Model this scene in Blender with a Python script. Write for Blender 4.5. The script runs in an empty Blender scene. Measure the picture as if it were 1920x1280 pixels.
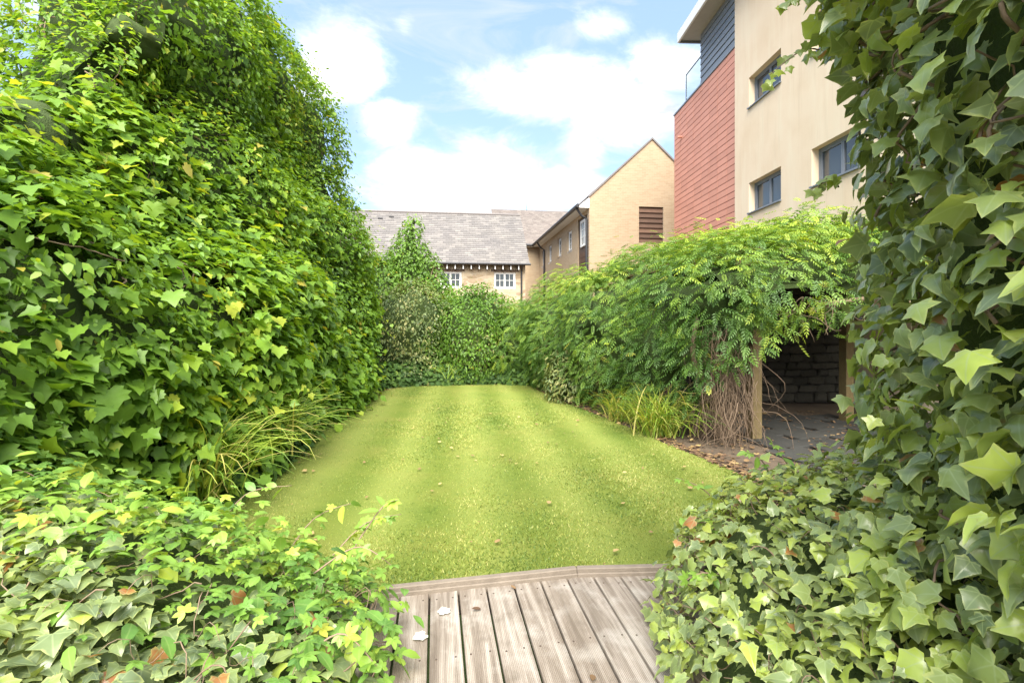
import bpy, math, random
import numpy as np
from mathutils import Vector, Matrix
R = math.radians
rng = np.random.default_rng(7); random.seed(7)
SC = bpy.context.scene
COL = SC.collection
# ------------------------------------------------------------------ camera
CAM_H = 1.65; F = 907.0
cam = bpy.data.objects.new('camera', bpy.data.cameras.new('camera')); COL.objects.link(cam)
cam.location = (0, 0, CAM_H); cam.rotation_euler = (R(90), 0, 0)
cam.data.lens = 36 * F / 1920; cam.data.sensor_width = 36; cam.data.shift_y = -40 / 1920
cam.data.clip_start = 0.05; cam.data.clip_end = 3000
SC.camera = cam
# ------------------------------------------------------------------ light
SUN_EL = R(50); SUN_FROM = Vector((-0.04, -1.0, 0)).normalized()
to_sun = Vector((SUN_FROM.x * math.cos(SUN_EL), SUN_FROM.y * math.cos(SUN_EL), math.sin(SUN_EL)))
sun = bpy.data.objects.new('sun', bpy.data.lights.new('sun', 'SUN')); COL.objects.link(sun)
sun.data.energy = 3.0; sun.data.angle = R(60); sun.data.color = (1, .95, .86)
sun.rotation_euler = (-to_sun).to_track_quat('-Z', 'Y').to_euler()
SC.view_settings.view_transform = 'Standard'; SC.view_settings.look = 'None'
SC.view_settings.gamma = 1; SC.view_settings.exposure = 2.25
SC.cycles.diffuse_bounces = 7; SC.cycles.max_bounces = 14; SC.cycles.transmission_bounces = 8

class NT:
    """small node-tree helper"""
    def __init__(s, nt): s.t = nt; nt.nodes.clear()
    def n(s, typ, ins=None, **kw):
        nd = s.t.nodes.new(typ)
        for k, v in kw.items(): setattr(nd, k, v)
        for k, v in (ins or {}).items():
            sock = nd.inputs[k]
            if isinstance(v, bpy.types.NodeSocket): s.t.links.new(v, sock)
            else: sock.default_value = v
        return nd
    def m(s, op, a, b=0.0, c=0.0, clamp=False):
        nd = s.t.nodes.new('ShaderNodeMath'); nd.operation = op; nd.use_clamp = clamp
        for i, v in enumerate((a, b, c)):
            if isinstance(v, bpy.types.NodeSocket): s.t.links.new(v, nd.inputs[i])
            else: nd.inputs[i].default_value = v
        return nd.outputs[0]
    def ramp(s, fac, stops, interp='LINEAR'):
        nd = s.t.nodes.new('ShaderNodeValToRGB'); nd.color_ramp.interpolation = interp
        e = nd.color_ramp.elements
        while len(e) < len(stops): e.new(.5)
        for el, (p, c) in zip(e, stops):
            el.position = p; el.color = (*c, 1) if len(c) == 3 else c
        s.t.links.new(fac, nd.inputs[0]); return nd.outputs[0]
    def mix(s, fac, a, b, mode='MIX'):
        nd = s.t.nodes.new('ShaderNodeMix'); nd.data_type = 'RGBA'; nd.blend_type = mode
        for i, v in ((0, fac), (6, a), (7, b)):
            if isinstance(v, bpy.types.NodeSocket): s.t.links.new(v, nd.inputs[i])
            elif i == 0: nd.inputs[0].default_value = v
            else: nd.inputs[i].default_value = (*v, 1)
        return nd.outputs[2]
    def noise(s, vec, scale, detail=4, rough=.55, dist=0):
        return s.n('ShaderNodeTexNoise', {'Vector': vec, 'Scale': scale, 'Detail': detail, 'Roughness': rough, 'Distortion': dist}).outputs[0]

# world: clear-air sky with procedural cumulus
w = bpy.data.worlds.new('World'); SC.world = w; w.use_nodes = True
k = NT(w.node_tree)
sky = k.n('ShaderNodeTexSky', sky_type='NISHITA', sun_disc=False, sun_elevation=SUN_EL,
          sun_rotation=math.atan2(SUN_FROM.x, SUN_FROM.y), air_density=1.0, dust_density=1.6, ozone_density=1.4)
tc = k.n('ShaderNodeTexCoord').outputs['Generated']
sp = k.n('ShaderNodeSeparateXYZ', {0: tc}); sx, sy, sz = sp.outputs
ysafe = k.m('MAXIMUM', sy, .08)
u = k.m('DIVIDE', sx, ysafe); v = k.m('DIVIDE', sz, ysafe)
front = k.m('GREATER_THAN', sy, .1)
blobs = [(640, 120, 95, 85, 1), (720, 228, 75, 45, .9), (870, 345, 175, 80, 1.1), (1010, 355, 120, 50, .9), (760, 385, 120, 35, .7),
         (1050, 160, 190, 60, 1.0), (1190, 215, 120, 75, 1.0), (1095, 278, 52, 40, .85), (1250, 130, 90, 60, .9), (1125, 50, 62, 40, .55),
         (760, 40, 28, 36, .45), (720, 320, 60, 30, .6), (655, 60, 55, 22, .4), (860, 395, 260, 26, .5), (100, 0, 160, 90, .8)]
acc = None
for bx, by, rx, ry, wt in blobs:
    du = k.m('MULTIPLY', k.m('SUBTRACT', u, (bx - 960) / F), F / rx)
    dv = k.m('MULTIPLY', k.m('SUBTRACT', v, (600 - by) / F), F / ry)
    r2 = k.m('ADD', k.m('MULTIPLY', du, du), k.m('MULTIPLY', dv, dv))
    g = k.m('MULTIPLY', k.m('POWER', 2.718, k.m('MULTIPLY', r2, -.8)), wt)
    acc = g if acc is None else k.m('MAXIMUM', acc, g)
acc = k.m('MULTIPLY', acc, front)
n1 = k.noise(k.n('ShaderNodeVectorMath', {0: tc, 1: (1, 1, 2.2)}, operation='MULTIPLY').outputs[0], 5.5, 12, .64, .5)
n2 = k.noise(tc, 1.7, 3, .5)
dens = k.m('ADD', k.m('MULTIPLY', acc, .50), k.m('ADD', k.m('MULTIPLY', n1, .75), k.m('MULTIPLY', n2, .10)))
behind = k.m('MULTIPLY', k.m('SUBTRACT', 1.0, front), .2)  # extra unseen cloud behind the camera, added to brighten the fill light
dens = k.m('ADD', dens, behind)
mask = k.n('ShaderNodeMapRange', {'Value': dens, 'From Min': .57, 'From Max': .90}, interpolation_type='SMOOTHSTEP').outputs[0]
shade = k.noise(k.n('ShaderNodeVectorMath', {0: tc, 1: (1, 1, 2)}, operation='MULTIPLY').outputs[0], 9, 6, .6)
ccol = k.ramp(shade, [(.3, (1.30, 1.36, 1.44)), (.66, (2.9, 2.9, 2.9))])
skyc = k.mix(1.0, sky.outputs[0], (1.02, 1.0, 1.02), 'MULTIPLY')
wisp = k.noise(k.n('ShaderNodeVectorMath', {0: tc, 1: (1, 1, 3.5)}, operation='MULTIPLY').outputs[0], 3.1, 10, .62, 1.2)
skyc = k.mix(.75, skyc, (.62, .88, 1.22))
skyc = k.mix(k.n('ShaderNodeMapRange', {'Value': wisp, 'From Min': .48, 'From Max': .8, 'To Max': .75}).outputs[0], skyc, (1.5, 1.52, 1.55))
bg = k.n('ShaderNodeBackground', {'Color': k.mix(mask, skyc, ccol), 'Strength': .15})
k.n('ShaderNodeOutputWorld', {0: bg.outputs[0]})

# ------------------------------------------------------------------ numpy tools
def _hash(i, j, k_):
    h = (i * 374761393 + j * 668265263 + k_ * 2147483647) & 0xFFFFFFFF
    h = ((h ^ (h >> 13)) * 1274126177) & 0xFFFFFFFF
    return ((h ^ (h >> 16)) & 0xFFFF) / 65535.0
def vnoise(P):
    P = np.asarray(P, float); i = np.floor(P).astype(np.int64); f = P - i; f = f * f * (3 - 2 * f)
    o = 0
    for a in (0, 1):
        for b in (0, 1):
            for c in (0, 1):
                wgt = (f[..., 0] if a else 1 - f[..., 0]) * (f[..., 1] if b else 1 - f[..., 1]) * (f[..., 2] if c else 1 - f[..., 2])
                o = o + wgt * _hash(i[..., 0] + a, i[..., 1] + b, i[..., 2] + c)
    return o
def fbm(P, s, octv=3, seed=0):
    P = np.asarray(P) * s + seed * 17.3; o = 0; a = 1; t = 0
    for _ in range(octv): o = o + a * vnoise(P); t += a; a *= .5; P = P * 2.03 + 5.1
    return o / t * 2 - 1
def unit(A): return A / np.maximum(np.linalg.norm(A, axis=-1, keepdims=True), 1e-9)
def cr(A, n):
    """Catmull-Rom resample along axis 0"""
    A = np.asarray(A, float); m = len(A); t = np.linspace(0, m - 1 - 1e-6, n); i = t.astype(int); f = (t - i).reshape(-1, *([1] * (A.ndim - 1)))
    p0 = A[np.maximum(i - 1, 0)]; p1 = A[i]; p2 = A[np.minimum(i + 1, m - 1)]; p3 = A[np.minimum(i + 2, m - 1)]
    return .5 * (2 * p1 + (p2 - p0) * f + (2 * p0 - 5 * p1 + 4 * p2 - p3) * f ** 2 + (3 * p1 - p0 - 3 * p2 + p3) * f ** 3)
def normals(G): return unit(np.cross(np.gradient(G, axis=0), np.gradient(G, axis=1)))
class Surf:
    def __init__(s, secs, nu, nv, bumps=((.25, .8), (.1, 2.4)), seed=0, outward=None, extra=None):
        G = np.swapaxes(cr(np.swapaxes(cr(secs, nu), 0, 1), nv), 0, 1)
        N = normals(G)
        if outward is not None:
            ref = np.asarray(outward, float); ref = ref - G if ref.ndim == 1 and len(ref) == 3 and outward_is_pt else ref
        if outward is not None and np.mean(np.sum(N * np.asarray(outward), -1)) < 0: N = -N; s.sg = -1
        else: s.sg = 1
        D = 0
        for a, f in bumps: D = D + a * fbm(G, f, 2, seed)
        if extra is not None: D = D + extra(G)
        s.G = G + N * np.asarray(D)[..., None]; s.N = normals(s.G) * s.sg
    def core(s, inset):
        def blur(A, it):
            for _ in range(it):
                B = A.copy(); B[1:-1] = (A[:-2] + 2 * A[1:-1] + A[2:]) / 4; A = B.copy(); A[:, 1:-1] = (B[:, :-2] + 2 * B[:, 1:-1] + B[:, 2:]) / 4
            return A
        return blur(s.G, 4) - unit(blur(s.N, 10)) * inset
    def sample(s, n, weight=None):
        G = s.G; A = np.linalg.norm(np.cross(G[1:, :-1] - G[:-1, :-1], G[:-1, 1:] - G[:-1, :-1]), axis=-1)
        if weight is not None: A = A * weight(G[:-1, :-1])
        p = (A / A.sum()).ravel(); idx = rng.choice(p.size, n, p=p); i, j = np.unravel_index(idx, A.shape)
        a = rng.random((n, 1)); b = rng.random((n, 1))
        L = lambda M: M[i, j] * (1 - a) * (1 - b) + M[i + 1, j] * a * (1 - b) + M[i, j + 1] * (1 - a) * b + M[i + 1, j + 1] * a * b
        return L(G), unit(L(s.N))
outward_is_pt = False
def blob(c, r, nu=40, nv=24, bumps=((.42, 1.2), (.28, 2.6)), seed=0, zmin=-.95, taper=0.0):
    th = np.linspace(0, 2 * math.pi, nu); ph = np.linspace(math.asin(zmin), math.pi / 2 - .02, nv)
    T, Pp = np.meshgrid(th, ph, indexing='ij')
    D = np.stack([np.cos(T) * np.cos(Pp), np.sin(T) * np.cos(Pp), np.sin(Pp)], -1)
    G = np.asarray(c) + D * np.asarray(r)
    if taper: 
        kz = np.clip((G[..., 2:] - (c[2] - r[2])) / (2 * r[2]), 0, 1); G[..., :2] = np.asarray(c)[:2] + (G[..., :2] - np.asarray(c)[:2]) * (1.15 - taper * kz)
    d = 0
    for a, f in bumps: d = d + a * fbm(G, f, 2, seed)
    d[-1] = d[0]
    s = Surf.__new__(Surf); s.G = G + unit(D / np.asarray(r)) * d[..., None]; N = normals(s.G)
    if np.mean(np.sum(N * D, -1)) < 0: N = -N
    s.N = N; s.sg = 1; return s

# ------------------------------------------------------------------ mesh helpers
def mesh_np(name, V, faces, attrs=None, mat=None, smooth=False):
    """faces: (M,3) or (M,4) int array"""
    me = bpy.data.meshes.new(name); V = np.ascontiguousarray(V, np.float32).reshape(-1, 3); faces = np.asarray(faces, np.int32); m, q = faces.shape
    me.vertices.add(len(V)); me.vertices.foreach_set('co', V.ravel())
    me.loops.add(m * q); me.loops.foreach_set('vertex_index', faces.ravel())
    me.polygons.add(m); me.polygons.foreach_set('loop_start', np.arange(0, m * q, q, dtype=np.int32))
    me.polygons.foreach_set('use_smooth', np.full(m, smooth))
    for an, (typ, dat) in (attrs or {}).items():
        at = me.attributes.new(an, typ, 'POINT'); at.data.foreach_set('value' if typ == 'FLOAT' else 'vector', np.ascontiguousarray(dat, np.float32).ravel())
    me.update(); me.validate()
    if mat: me.materials.append(mat)
    return me
def link(name, data, parent=None, loc=None):
    o = bpy.data.objects.new(name, data); COL.objects.link(o)
    if parent is not None: o.parent = parent
    if loc is not None: o.location = loc
    return o
def tag(o, label=None, cat=None, group=None, kind=None):
    for a, b in (('label', label), ('category', cat), ('group', group), ('kind', kind)):
        if b: o[a] = b
    return o
def thing(name, label, cat, loc=(0, 0, 0), rz=0, group=None):
    o = link(name, None, None, loc); o.rotation_euler = (0, 0, rz); return tag(o, label, cat, group)
def grid_mesh(name, G, mat, smooth=True):
    nu, nv = G.shape[:2]; I = np.arange(nu * nv).reshape(nu, nv)
    Fc = np.stack([I[:-1, :-1], I[1:, :-1], I[1:, 1:], I[:-1, 1:]], -1).reshape(-1, 4)
    return mesh_np(name, G, Fc, None, mat, smooth)
class MB:
    def __init__(s): s.v = []; s.f = []
    def add(s, V, Fs): b = len(s.v); s.v += [tuple(p) for p in V]; s.f += [tuple(i + b for i in f) for f in Fs]; return s
    def box(s, x0, x1, y0, y1, z0, z1):
        return s.add([(x0, y0, z0), (x1, y0, z0), (x1, y1, z0), (x0, y1, z0), (x0, y0, z1), (x1, y0, z1), (x1, y1, z1), (x0, y1, z1)],
                     [(0, 3, 2, 1), (4, 5, 6, 7), (0, 1, 5, 4), (1, 2, 6, 5), (2, 3, 7, 6), (3, 0, 4, 7)])
    def prism(s, pts, off):
        n = len(pts); q = [tuple(np.add(p, off)) for p in pts]
        return s.add(list(pts) + q, [tuple(range(n))[::-1], tuple(range(n, 2 * n))] + [(i, (i + 1) % n, n + (i + 1) % n, n + i) for i in range(n)])
    def tube(s, pts, r, n=6):
        pts = [Vector(p) for p in pts]; rs = r if hasattr(r, '__len__') else [r] * len(pts); V = []; Fs = []
        for i, p in enumerate(pts):
            t = (pts[min(i + 1, len(pts) - 1)] - pts[max(i - 1, 0)]).normalized(); a = t.orthogonal().normalized(); b = t.cross(a)
            if i and a.dot(pa) < 0: a = -a; b = -b
            pa = a
            V += [p + (a * math.cos(2 * math.pi * j / n) + b * math.sin(2 * math.pi * j / n)) * rs[i] for j in range(n)]
        for i in range(len(pts) - 1):
            for j in range(n): Fs.append((i * n + j, i * n + (j + 1) % n, (i + 1) * n + (j + 1) % n, (i + 1) * n + j))
        Fs.append(tuple(range(n))[::-1]); Fs.append(tuple(range((len(pts) - 1) * n, len(pts) * n)))
        return s.add(V, Fs)
    def mesh(s, name, mat=None, bevel=0, smooth=False):
        me = bpy.data.meshes.new(name); me.from_pydata(s.v, [], s.f)
        if bevel:
            import bmesh
            bm = bmesh.new(); bm.from_mesh(me); bmesh.ops.bevel(bm, geom=bm.edges[:], offset=bevel, segments=1, affect='EDGES'); bm.to_mesh(me); bm.free()
        if smooth: me.polygons.foreach_set('use_smooth', [True] * len(me.polygons))
        me.update()
        if mat: me.materials.append(mat)
        return me
    def build(s, name, mat, parent=None, bevel=0, smooth=False): return link(name, s.mesh(name, mat, bevel, smooth), parent)

# ------------------------------------------------------------------ materials
def newmat(name):
    m = bpy.data.materials.new(name); m.use_nodes = True; return m, NT(m.node_tree)
def finish(k, col, rough=.7, bump=None, bstr=.3, bdist=.01, spec=.5, metal=0):
    ins = {'Base Color': col if isinstance(col, bpy.types.NodeSocket) else (*col, 1), 'Roughness': rough, 'Specular IOR Level': spec, 'Metallic': metal}
    if bump is not None: ins['Normal'] = k.n('ShaderNodeBump', {'Height': bump, 'Strength': bstr, 'Distance': bdist}).outputs[0]
    p = k.n('ShaderNodeBsdfPrincipled', ins); k.n('ShaderNodeOutputMaterial', {0: p.outputs[0]}); return p
def objco(k): return k.n('ShaderNodeTexCoord').outputs['Object']
def posco(k): return k.n('ShaderNodeNewGeometry').outputs['Position']
def m_noise(name, a, b, scale=8, rough=.7, bstr=.2, bdist=.01, detail=6, spec=.4, rand=0.0):
    m, k = newmat(name); c = objco(k); n = k.noise(c, scale, detail, .6); col = k.mix(n, a, b)
    if rand:
        r = k.n('ShaderNodeObjectInfo').outputs['Random']; col = k.mix(k.m('MULTIPLY', r, rand), col, tuple(x * .45 for x in a))
    finish(k, col, rough, k.noise(c, scale * 6, 4), bstr, bdist, spec); return m
def leaf_mat(name, stops, rough=.42, trans=.3, margin=None, vein=None, spec=.45, mottle=.25, spots=False):
    m, k = newmat(name)
    t = k.n('ShaderNodeAttribute', attribute_name='tint').outputs['Fac']
    col = k.ramp(t, stops)
    luv = k.n('ShaderNodeAttribute', attribute_name='luv').outputs['Vector']
    sx, sy, se = k.n('ShaderNodeSeparateXYZ', {0: luv}).outputs
    pos = posco(k)
    ns = k.noise(pos, 38, 3)
    col = k.mix(k.m('MULTIPLY', k.m('SUBTRACT', ns, .35, clamp=True), mottle * 2, clamp=True), col, tuple(min(1, c * 1.6 + .02) for c in stops[1][1]))
    if margin:
        e = k.n('ShaderNodeMapRange', {'Value': k.m('ADD', se, k.m('MULTIPLY', k.m('SUBTRACT', ns, .5), .9)), 'From Min': margin[1], 'From Max': margin[1] + .22}).outputs[0]
        col = k.mix(k.m('MULTIPLY', e, margin[2]), col, margin[0])
    if vein:
        ang = k.m('ABSOLUTE', k.m('ARCTAN2', sx, sy)); r = k.m('SQRT', k.m('ADD', k.m('MULTIPLY', sx, sx), k.m('MULTIPLY', sy, sy)))
        dm = None
        for a0 in (0, .95, 1.75):
            d = k.m('MULTIPLY', k.m('ABSOLUTE', k.m('SUBTRACT', ang, a0)), r); dm = d if dm is None else k.m('MINIMUM', dm, d)
        vm = k.n('ShaderNodeMapRange', {'Value': dm, 'From Min': .004, 'From Max': .035, 'To Min': vein[1], 'To Max': 0}).outputs[0]
        col = k.mix(vm, col, vein[0])
    if spots:
        sn = k.noise(pos, 22, 5, .7); col = k.mix(k.n('ShaderNodeMapRange', {'Value': sn, 'From Min': .66, 'From Max': .72, 'To Max': .75}).outputs[0], col, (.24, .15, .06))
    p = k.n('ShaderNodeBsdfPrincipled', {'Base Color': col, 'Roughness': rough, 'Specular IOR Level': spec})
    tcol = k.mix(1.0, col, (1.5, 1.35, .55), 'MULTIPLY')
    tr = k.n('ShaderNodeBsdfTranslucent', {'Color': tcol})
    mx = k.n('ShaderNodeMixShader', {0: trans, 1: p.outputs[0], 2: tr.outputs[0]})
    k.n('ShaderNodeOutputMaterial', {0: mx.outputs[0]}); return m
G_ = lambda a, b, c: (a, b, c)
LM = {
 'vine': leaf_mat('vine_leaf', [(0, (.065, .14, .018)), (.3, (.125, .24, .028)), (.65, (.185, .33, .035)), (.88, (.29, .42, .035)), (.97, (.50, .48, .05)), (1, (.38, .20, .08))], .45, .42),
 'ivy_dark': leaf_mat('dark_ivy_leaf', [(0, (.025, .06, .015)), (.5, (.055, .115, .025)), (.85, (.13, .22, .035)), (1, (.28, .36, .05))], .6, .3, spec=.25),
 'ivy': leaf_mat('ivy_leaf', [(0, (.085, .125, .055)), (.4, (.155, .205, .095)), (.7, (.25, .32, .10)), (.9, (.36, .46, .07)), (.955, (.46, .50, .09)), (.965, (.36, .15, .05)), (1, (.45, .22, .08))], .30, .30,
                 margin=((.46, .50, .17), .82, .6), vein=((.34, .42, .20), .5), spec=.7, spots=True),
 'akebia': leaf_mat('akebia_leaf', [(0, (0.058, 0.143, 0.033)), (.4, (0.130, 0.260, 0.046)), (.8, (0.260, 0.416, 0.058)), (.96, (0.468, 0.546, 0.065)), (1, (0.520, 0.325, 0.078))], .42, .32, vein=((.32, .42, .14), .3)),
 'wisteria': leaf_mat('wisteria_leaf', [(0, (.04, .095, .018)), (.4, (.085, .175, .026)), (.7, (.17, .28, .032)), (.93, (.34, .43, .045)), (1, (.50, .47, .08))], .5, .36),
 'varieg': leaf_mat('variegated_leaf', [(0, (.045, .08, .025)), (.4, (.13, .18, .05)), (.7, (.26, .25, .08)), (1, (.40, .36, .16))], .5, .25),
 'grass': leaf_mat('sedge_blade', [(0, (0.065, 0.143, 0.026)), (.5, (0.182, 0.299, 0.039)), (.85, (0.390, 0.468, 0.065)), (1, (0.546, 0.429, 0.156))], .45, .3),
 'lawn': leaf_mat('lawn_blade', [(0, (.065, .125, .02)), (.4, (.17, .235, .038)), (.8, (.32, .35, .08)), (1, (.44, .41, .15))], .6, .3),
 'litter': leaf_mat('dry_leaf', [(0, (.06, .035, .02)), (.4, (.13, .075, .04)), (.8, (.26, .165, .07)), (1, (.52, .40, .16))], .7, .12),
}
LM['small'] = LM['vine']
M_core = m_noise('dark_core', (.035, .06, .014), (.06, .09, .02), 14, .9, .6, .03)  # dark fill colour, seen in the gaps between leaves
M_twig = m_noise('twig_bark', (.16, .11, .07), (.30, .22, .15), 30, .85, .3)
M_dry = m_noise('dry_vine_stem', (.11, .075, .048), (.25, .175, .115), 40, .85, .3)
M_soil = m_noise('soil', (.07, .048, .03), (.14, .10, .065), 9, .95, .8, .02)
M_post = m_noise('weathered_post', (.10, .07, .03), (.18, .135, .055), 12, .8, .3)
M_white = m_noise('white_paint', (.78, .78, .75), (.70, .70, .68), 5, .5, .05)
M_black = m_noise('black_plastic', (.02, .02, .022), (.035, .035, .04), 10, .4, .05)
M_grey = m_noise('grey_aluminium', (.16, .18, .21), (.20, .22, .25), 4, .4, .05)

# ------------------------------------------------------------------ leaf templates
def outline(half): 
    h = np.array(half, float); mir = h[1:-1][::-1] * [-1, 1]; return np.vstack([h, mir])
def leaf_tmpl(half, cy=.38, ring=False, fold=.16, droop=.22, cup=0.0):
    O = outline(half); n = len(O); c = np.array([[0, cy]])
    if ring: P = np.vstack([c, c + (O - c) * .6, O]); E = np.r_[0, np.full(n, .55), np.ones(n)]
    else: P = np.vstack([c, O]); E = np.r_[0, np.ones(n)]
    T = []
    for i in range(n):
        j = (i + 1) % n
        if ring: T += [(0, 1 + i, 1 + j), (1 + i, 1 + n + i, 1 + n + j), (1 + i, 1 + n + j, 1 + j)]
        else: T.append((0, 1 + i, 1 + j))
    r2 = P[:, 0] ** 2 + (P[:, 1] - cy) ** 2
    z = fold * np.abs(P[:, 0]) - droop * np.maximum(P[:, 1] - .3, 0) ** 2 - cup * r2 + .07 * np.sin(P[:, 0] * 8 + P[:, 1] * 6) * r2 ** .5
    V = np.c_[P, z]; return V, np.array(T), np.c_[P, E]
def combine(parts):
    V, T, L = [], [], []; b = 0
    for v, t, l in parts: V.append(v); T.append(t + b); L.append(l); b += len(v)
    return np.vstack(V), np.vstack(T), np.vstack(L)
def xf(t, s, ang, off, pitch=0):
    V, T, L = t; V = V * s; c, d = math.cos(pitch), math.sin(pitch)
    V = np.c_[V[:, 0], V[:, 1] * c - V[:, 2] * d, V[:, 1] * d + V[:, 2] * c]
    c, d = math.cos(ang), math.sin(ang); V = np.c_[V[:, 0] * c - V[:, 1] * d, V[:, 0] * d + V[:, 1] * c, V[:, 2]] + off
    return V, T, L
IVY = [(0, 0), (.17, -.13), (.40, -.06), (.38, .10), (.62, .34), (.40, .46), (.27, .55), (.17, .76), (0, 1)]
IVY2 = [(0, 0), (.2, -.14), (.46, -.02), (.44, .2), (.55, .42), (.36, .56), (.2, .78), (0, .95)]
IVY3 = [(0, 0), (.12, -.10), (.30, -.08), (.34, .06), (.50, .22), (.42, .34), (.34, .48), (.24, .7), (.08, .95), (0, 1.1)]
GRAPE = [(0, 0), (.22, -.17), (.48, -.04), (.42, .10), (.66, .28), (.50, .40), (.56, .58), (.30, .66), (0, 1.02)]
OVAL = [(0, 0), (.17, .16), (.26, .42), (.19, .74), (0, 1)]
OVS = [(0, 0), (.24, .25), (.21, .65), (0, 1)]
THIN = [(0, 0), (.13, .25), (.13, .6), (0, 1)]
DIAM = [(0, 0), (.17, .45), (0, 1)]
def pinnate():
    P = [(np.array([[-.008, 0, 0], [.008, 0, 0], [0, .9, -.12]]), np.array([[0, 1, 2]]), np.array([[0, 0, 0.]] * 3))]
    lf = (np.array([[0, 0, 0], [.19, .45, .05], [0, 1, -.12], [-.19, .45, .05]]), np.array([[0, 1, 2], [0, 2, 3]]), np.array([[0, 0, 0], [.19, .45, 1], [0, 1, 1], [-.19, .45, 1.]]))
    for i in range(4):
        y = .18 + .19 * i
        for sgn in (-1, 1): P.append(xf(lf, .30 - .02 * abs(i - 1.5), sgn * -1.05 + sgn * .09 * i, (0, y, -.15 * y * y), -.25))
    P.append(xf(lf, .30, 0, (0, .86, -.1), -.3)); return combine(P)
def palmate():
    lf = leaf_tmpl(OVAL, .45, fold=.12, droop=.2)
    return combine([xf(lf, .52 - .04 * abs(a), a * .95, (0, .12, 0), -.12) for a in (-2, -1, 0, 1, 2)])
TM = {
 'vine': [leaf_tmpl(GRAPE, .34), leaf_tmpl(GRAPE, .34, fold=.05, droop=.5), leaf_tmpl(IVY, .34, fold=.25)],
 'small': [leaf_tmpl(OVS, .45), leaf_tmpl(OVS, .45, fold=.3, droop=.4)],
 'ivy_dark': [leaf_tmpl(IVY, .34), leaf_tmpl(IVY2, .34)],
 'ivy': [leaf_tmpl(IVY, .34, True, .12, .25, .05), leaf_tmpl(IVY2, .34, True, .06, .4, .2), leaf_tmpl(IVY, .34, True, -.1, .2, .3), leaf_tmpl(IVY3, .34, True, .22, .5, 0)],
 'akebia': [palmate(), leaf_tmpl(OVAL, .45, True, .15, .35), palmate()],
 'wisteria': [pinnate()],
 'varieg': [leaf_tmpl(OVAL, .45), leaf_tmpl(THIN, .45)],
 'litter': [leaf_tmpl(OVAL, .45, fold=.35, droop=-.2), leaf_tmpl(IVY2, .34, fold=.3, droop=-.3)],
}
_tint_mesh = {}
def tint_mesh(sp, ti, b):
    key = (sp, ti, b)
    if key not in _tint_mesh:
        V, T, L = TM[sp][ti]; n = len(V)
        _tint_mesh[key] = mesh_np('leaf', V, T, {'tint': ('FLOAT', np.full(n, (b + .5) / 16)), 'luv': ('FLOAT_VECTOR', L)}, LM[sp], True)
    return _tint_mesh[key]
def orient(N, upw, rnd, tipw=(0, 0, -1), out=.35, tr=.45):
    n = len(N)
    nl = unit(N + np.array([0, 0, upw]) + rng.normal(0, rnd, (n, 3)))
    t = np.asarray(tipw, float) + N * out + rng.normal(0, tr, (n, 3)); t = unit(t - nl * np.sum(t * nl, -1, keepdims=True))
    x = np.cross(t, nl); return np.stack([x, t, nl], -1)      # columns: local x,y,z
def leaves(owner, sp, pos, Rm, size, tint, parts=300, name='foliage', partname='leaf', front=None):
    """split leaves: the ones that show largest become parts of their own, the rest one mesh"""
    n = len(pos); size = np.asarray(size); tint = np.clip(tint, 0, .999); which = rng.integers(0, len(TM[sp]), n)
    sel = np.zeros(n, bool)
    if parts:
        d = np.maximum(pos[:, 1], .3); px = 960 + pos[:, 0] / d * F; py = 600 - (pos[:, 2] - CAM_H) / d * F
        sc = size / d * (1 if front is None else front)
        sc = np.where((px > 0) & (px < 1920) & (py > 0) & (py < 1280), sc, 0)
        sel[np.argsort(-sc)[:parts]] = True
        for i in np.nonzero(sel)[0]:
            o = link(partname, tint_mesh(sp, which[i], int(tint[i] * 16)), owner)
            Mx = Matrix(np.vstack([np.c_[Rm[i] * size[i], pos[i]], [0, 0, 0, 1]]).tolist())
            o.matrix_basis = owner.matrix_basis.inverted() @ Mx if owner is not None else Mx
    Vs, Fs, tt, ll = [], [], [], []; base = 0
    for ti, (V, T, L) in enumerate(TM[sp]):
        q = np.nonzero((which == ti) & ~sel)[0]; m = len(q); nv = len(V)
        if not m: continue
        W = pos[q][:, None] + size[q][:, None, None] * np.einsum('nij,vj->nvi', Rm[q], V)
        Vs.append(W.reshape(-1, 3)); Fs.append((T[None] + (np.arange(m) * nv)[:, None, None]).reshape(-1, 3) + base); base += m * nv
        tt.append(np.repeat(tint[q], nv)); ll.append(np.tile(L, (m, 1)))
    me = mesh_np(name, np.vstack(Vs), np.vstack(Fs), {'tint': ('FLOAT', np.concatenate(tt)), 'luv': ('FLOAT_VECTOR', np.vstack(ll))}, LM[sp], True)
    o = link(name, me, owner); o['kind'] = 'stuff'
    if owner is not None: o.matrix_basis = owner.matrix_basis.inverted()
    return o
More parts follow.
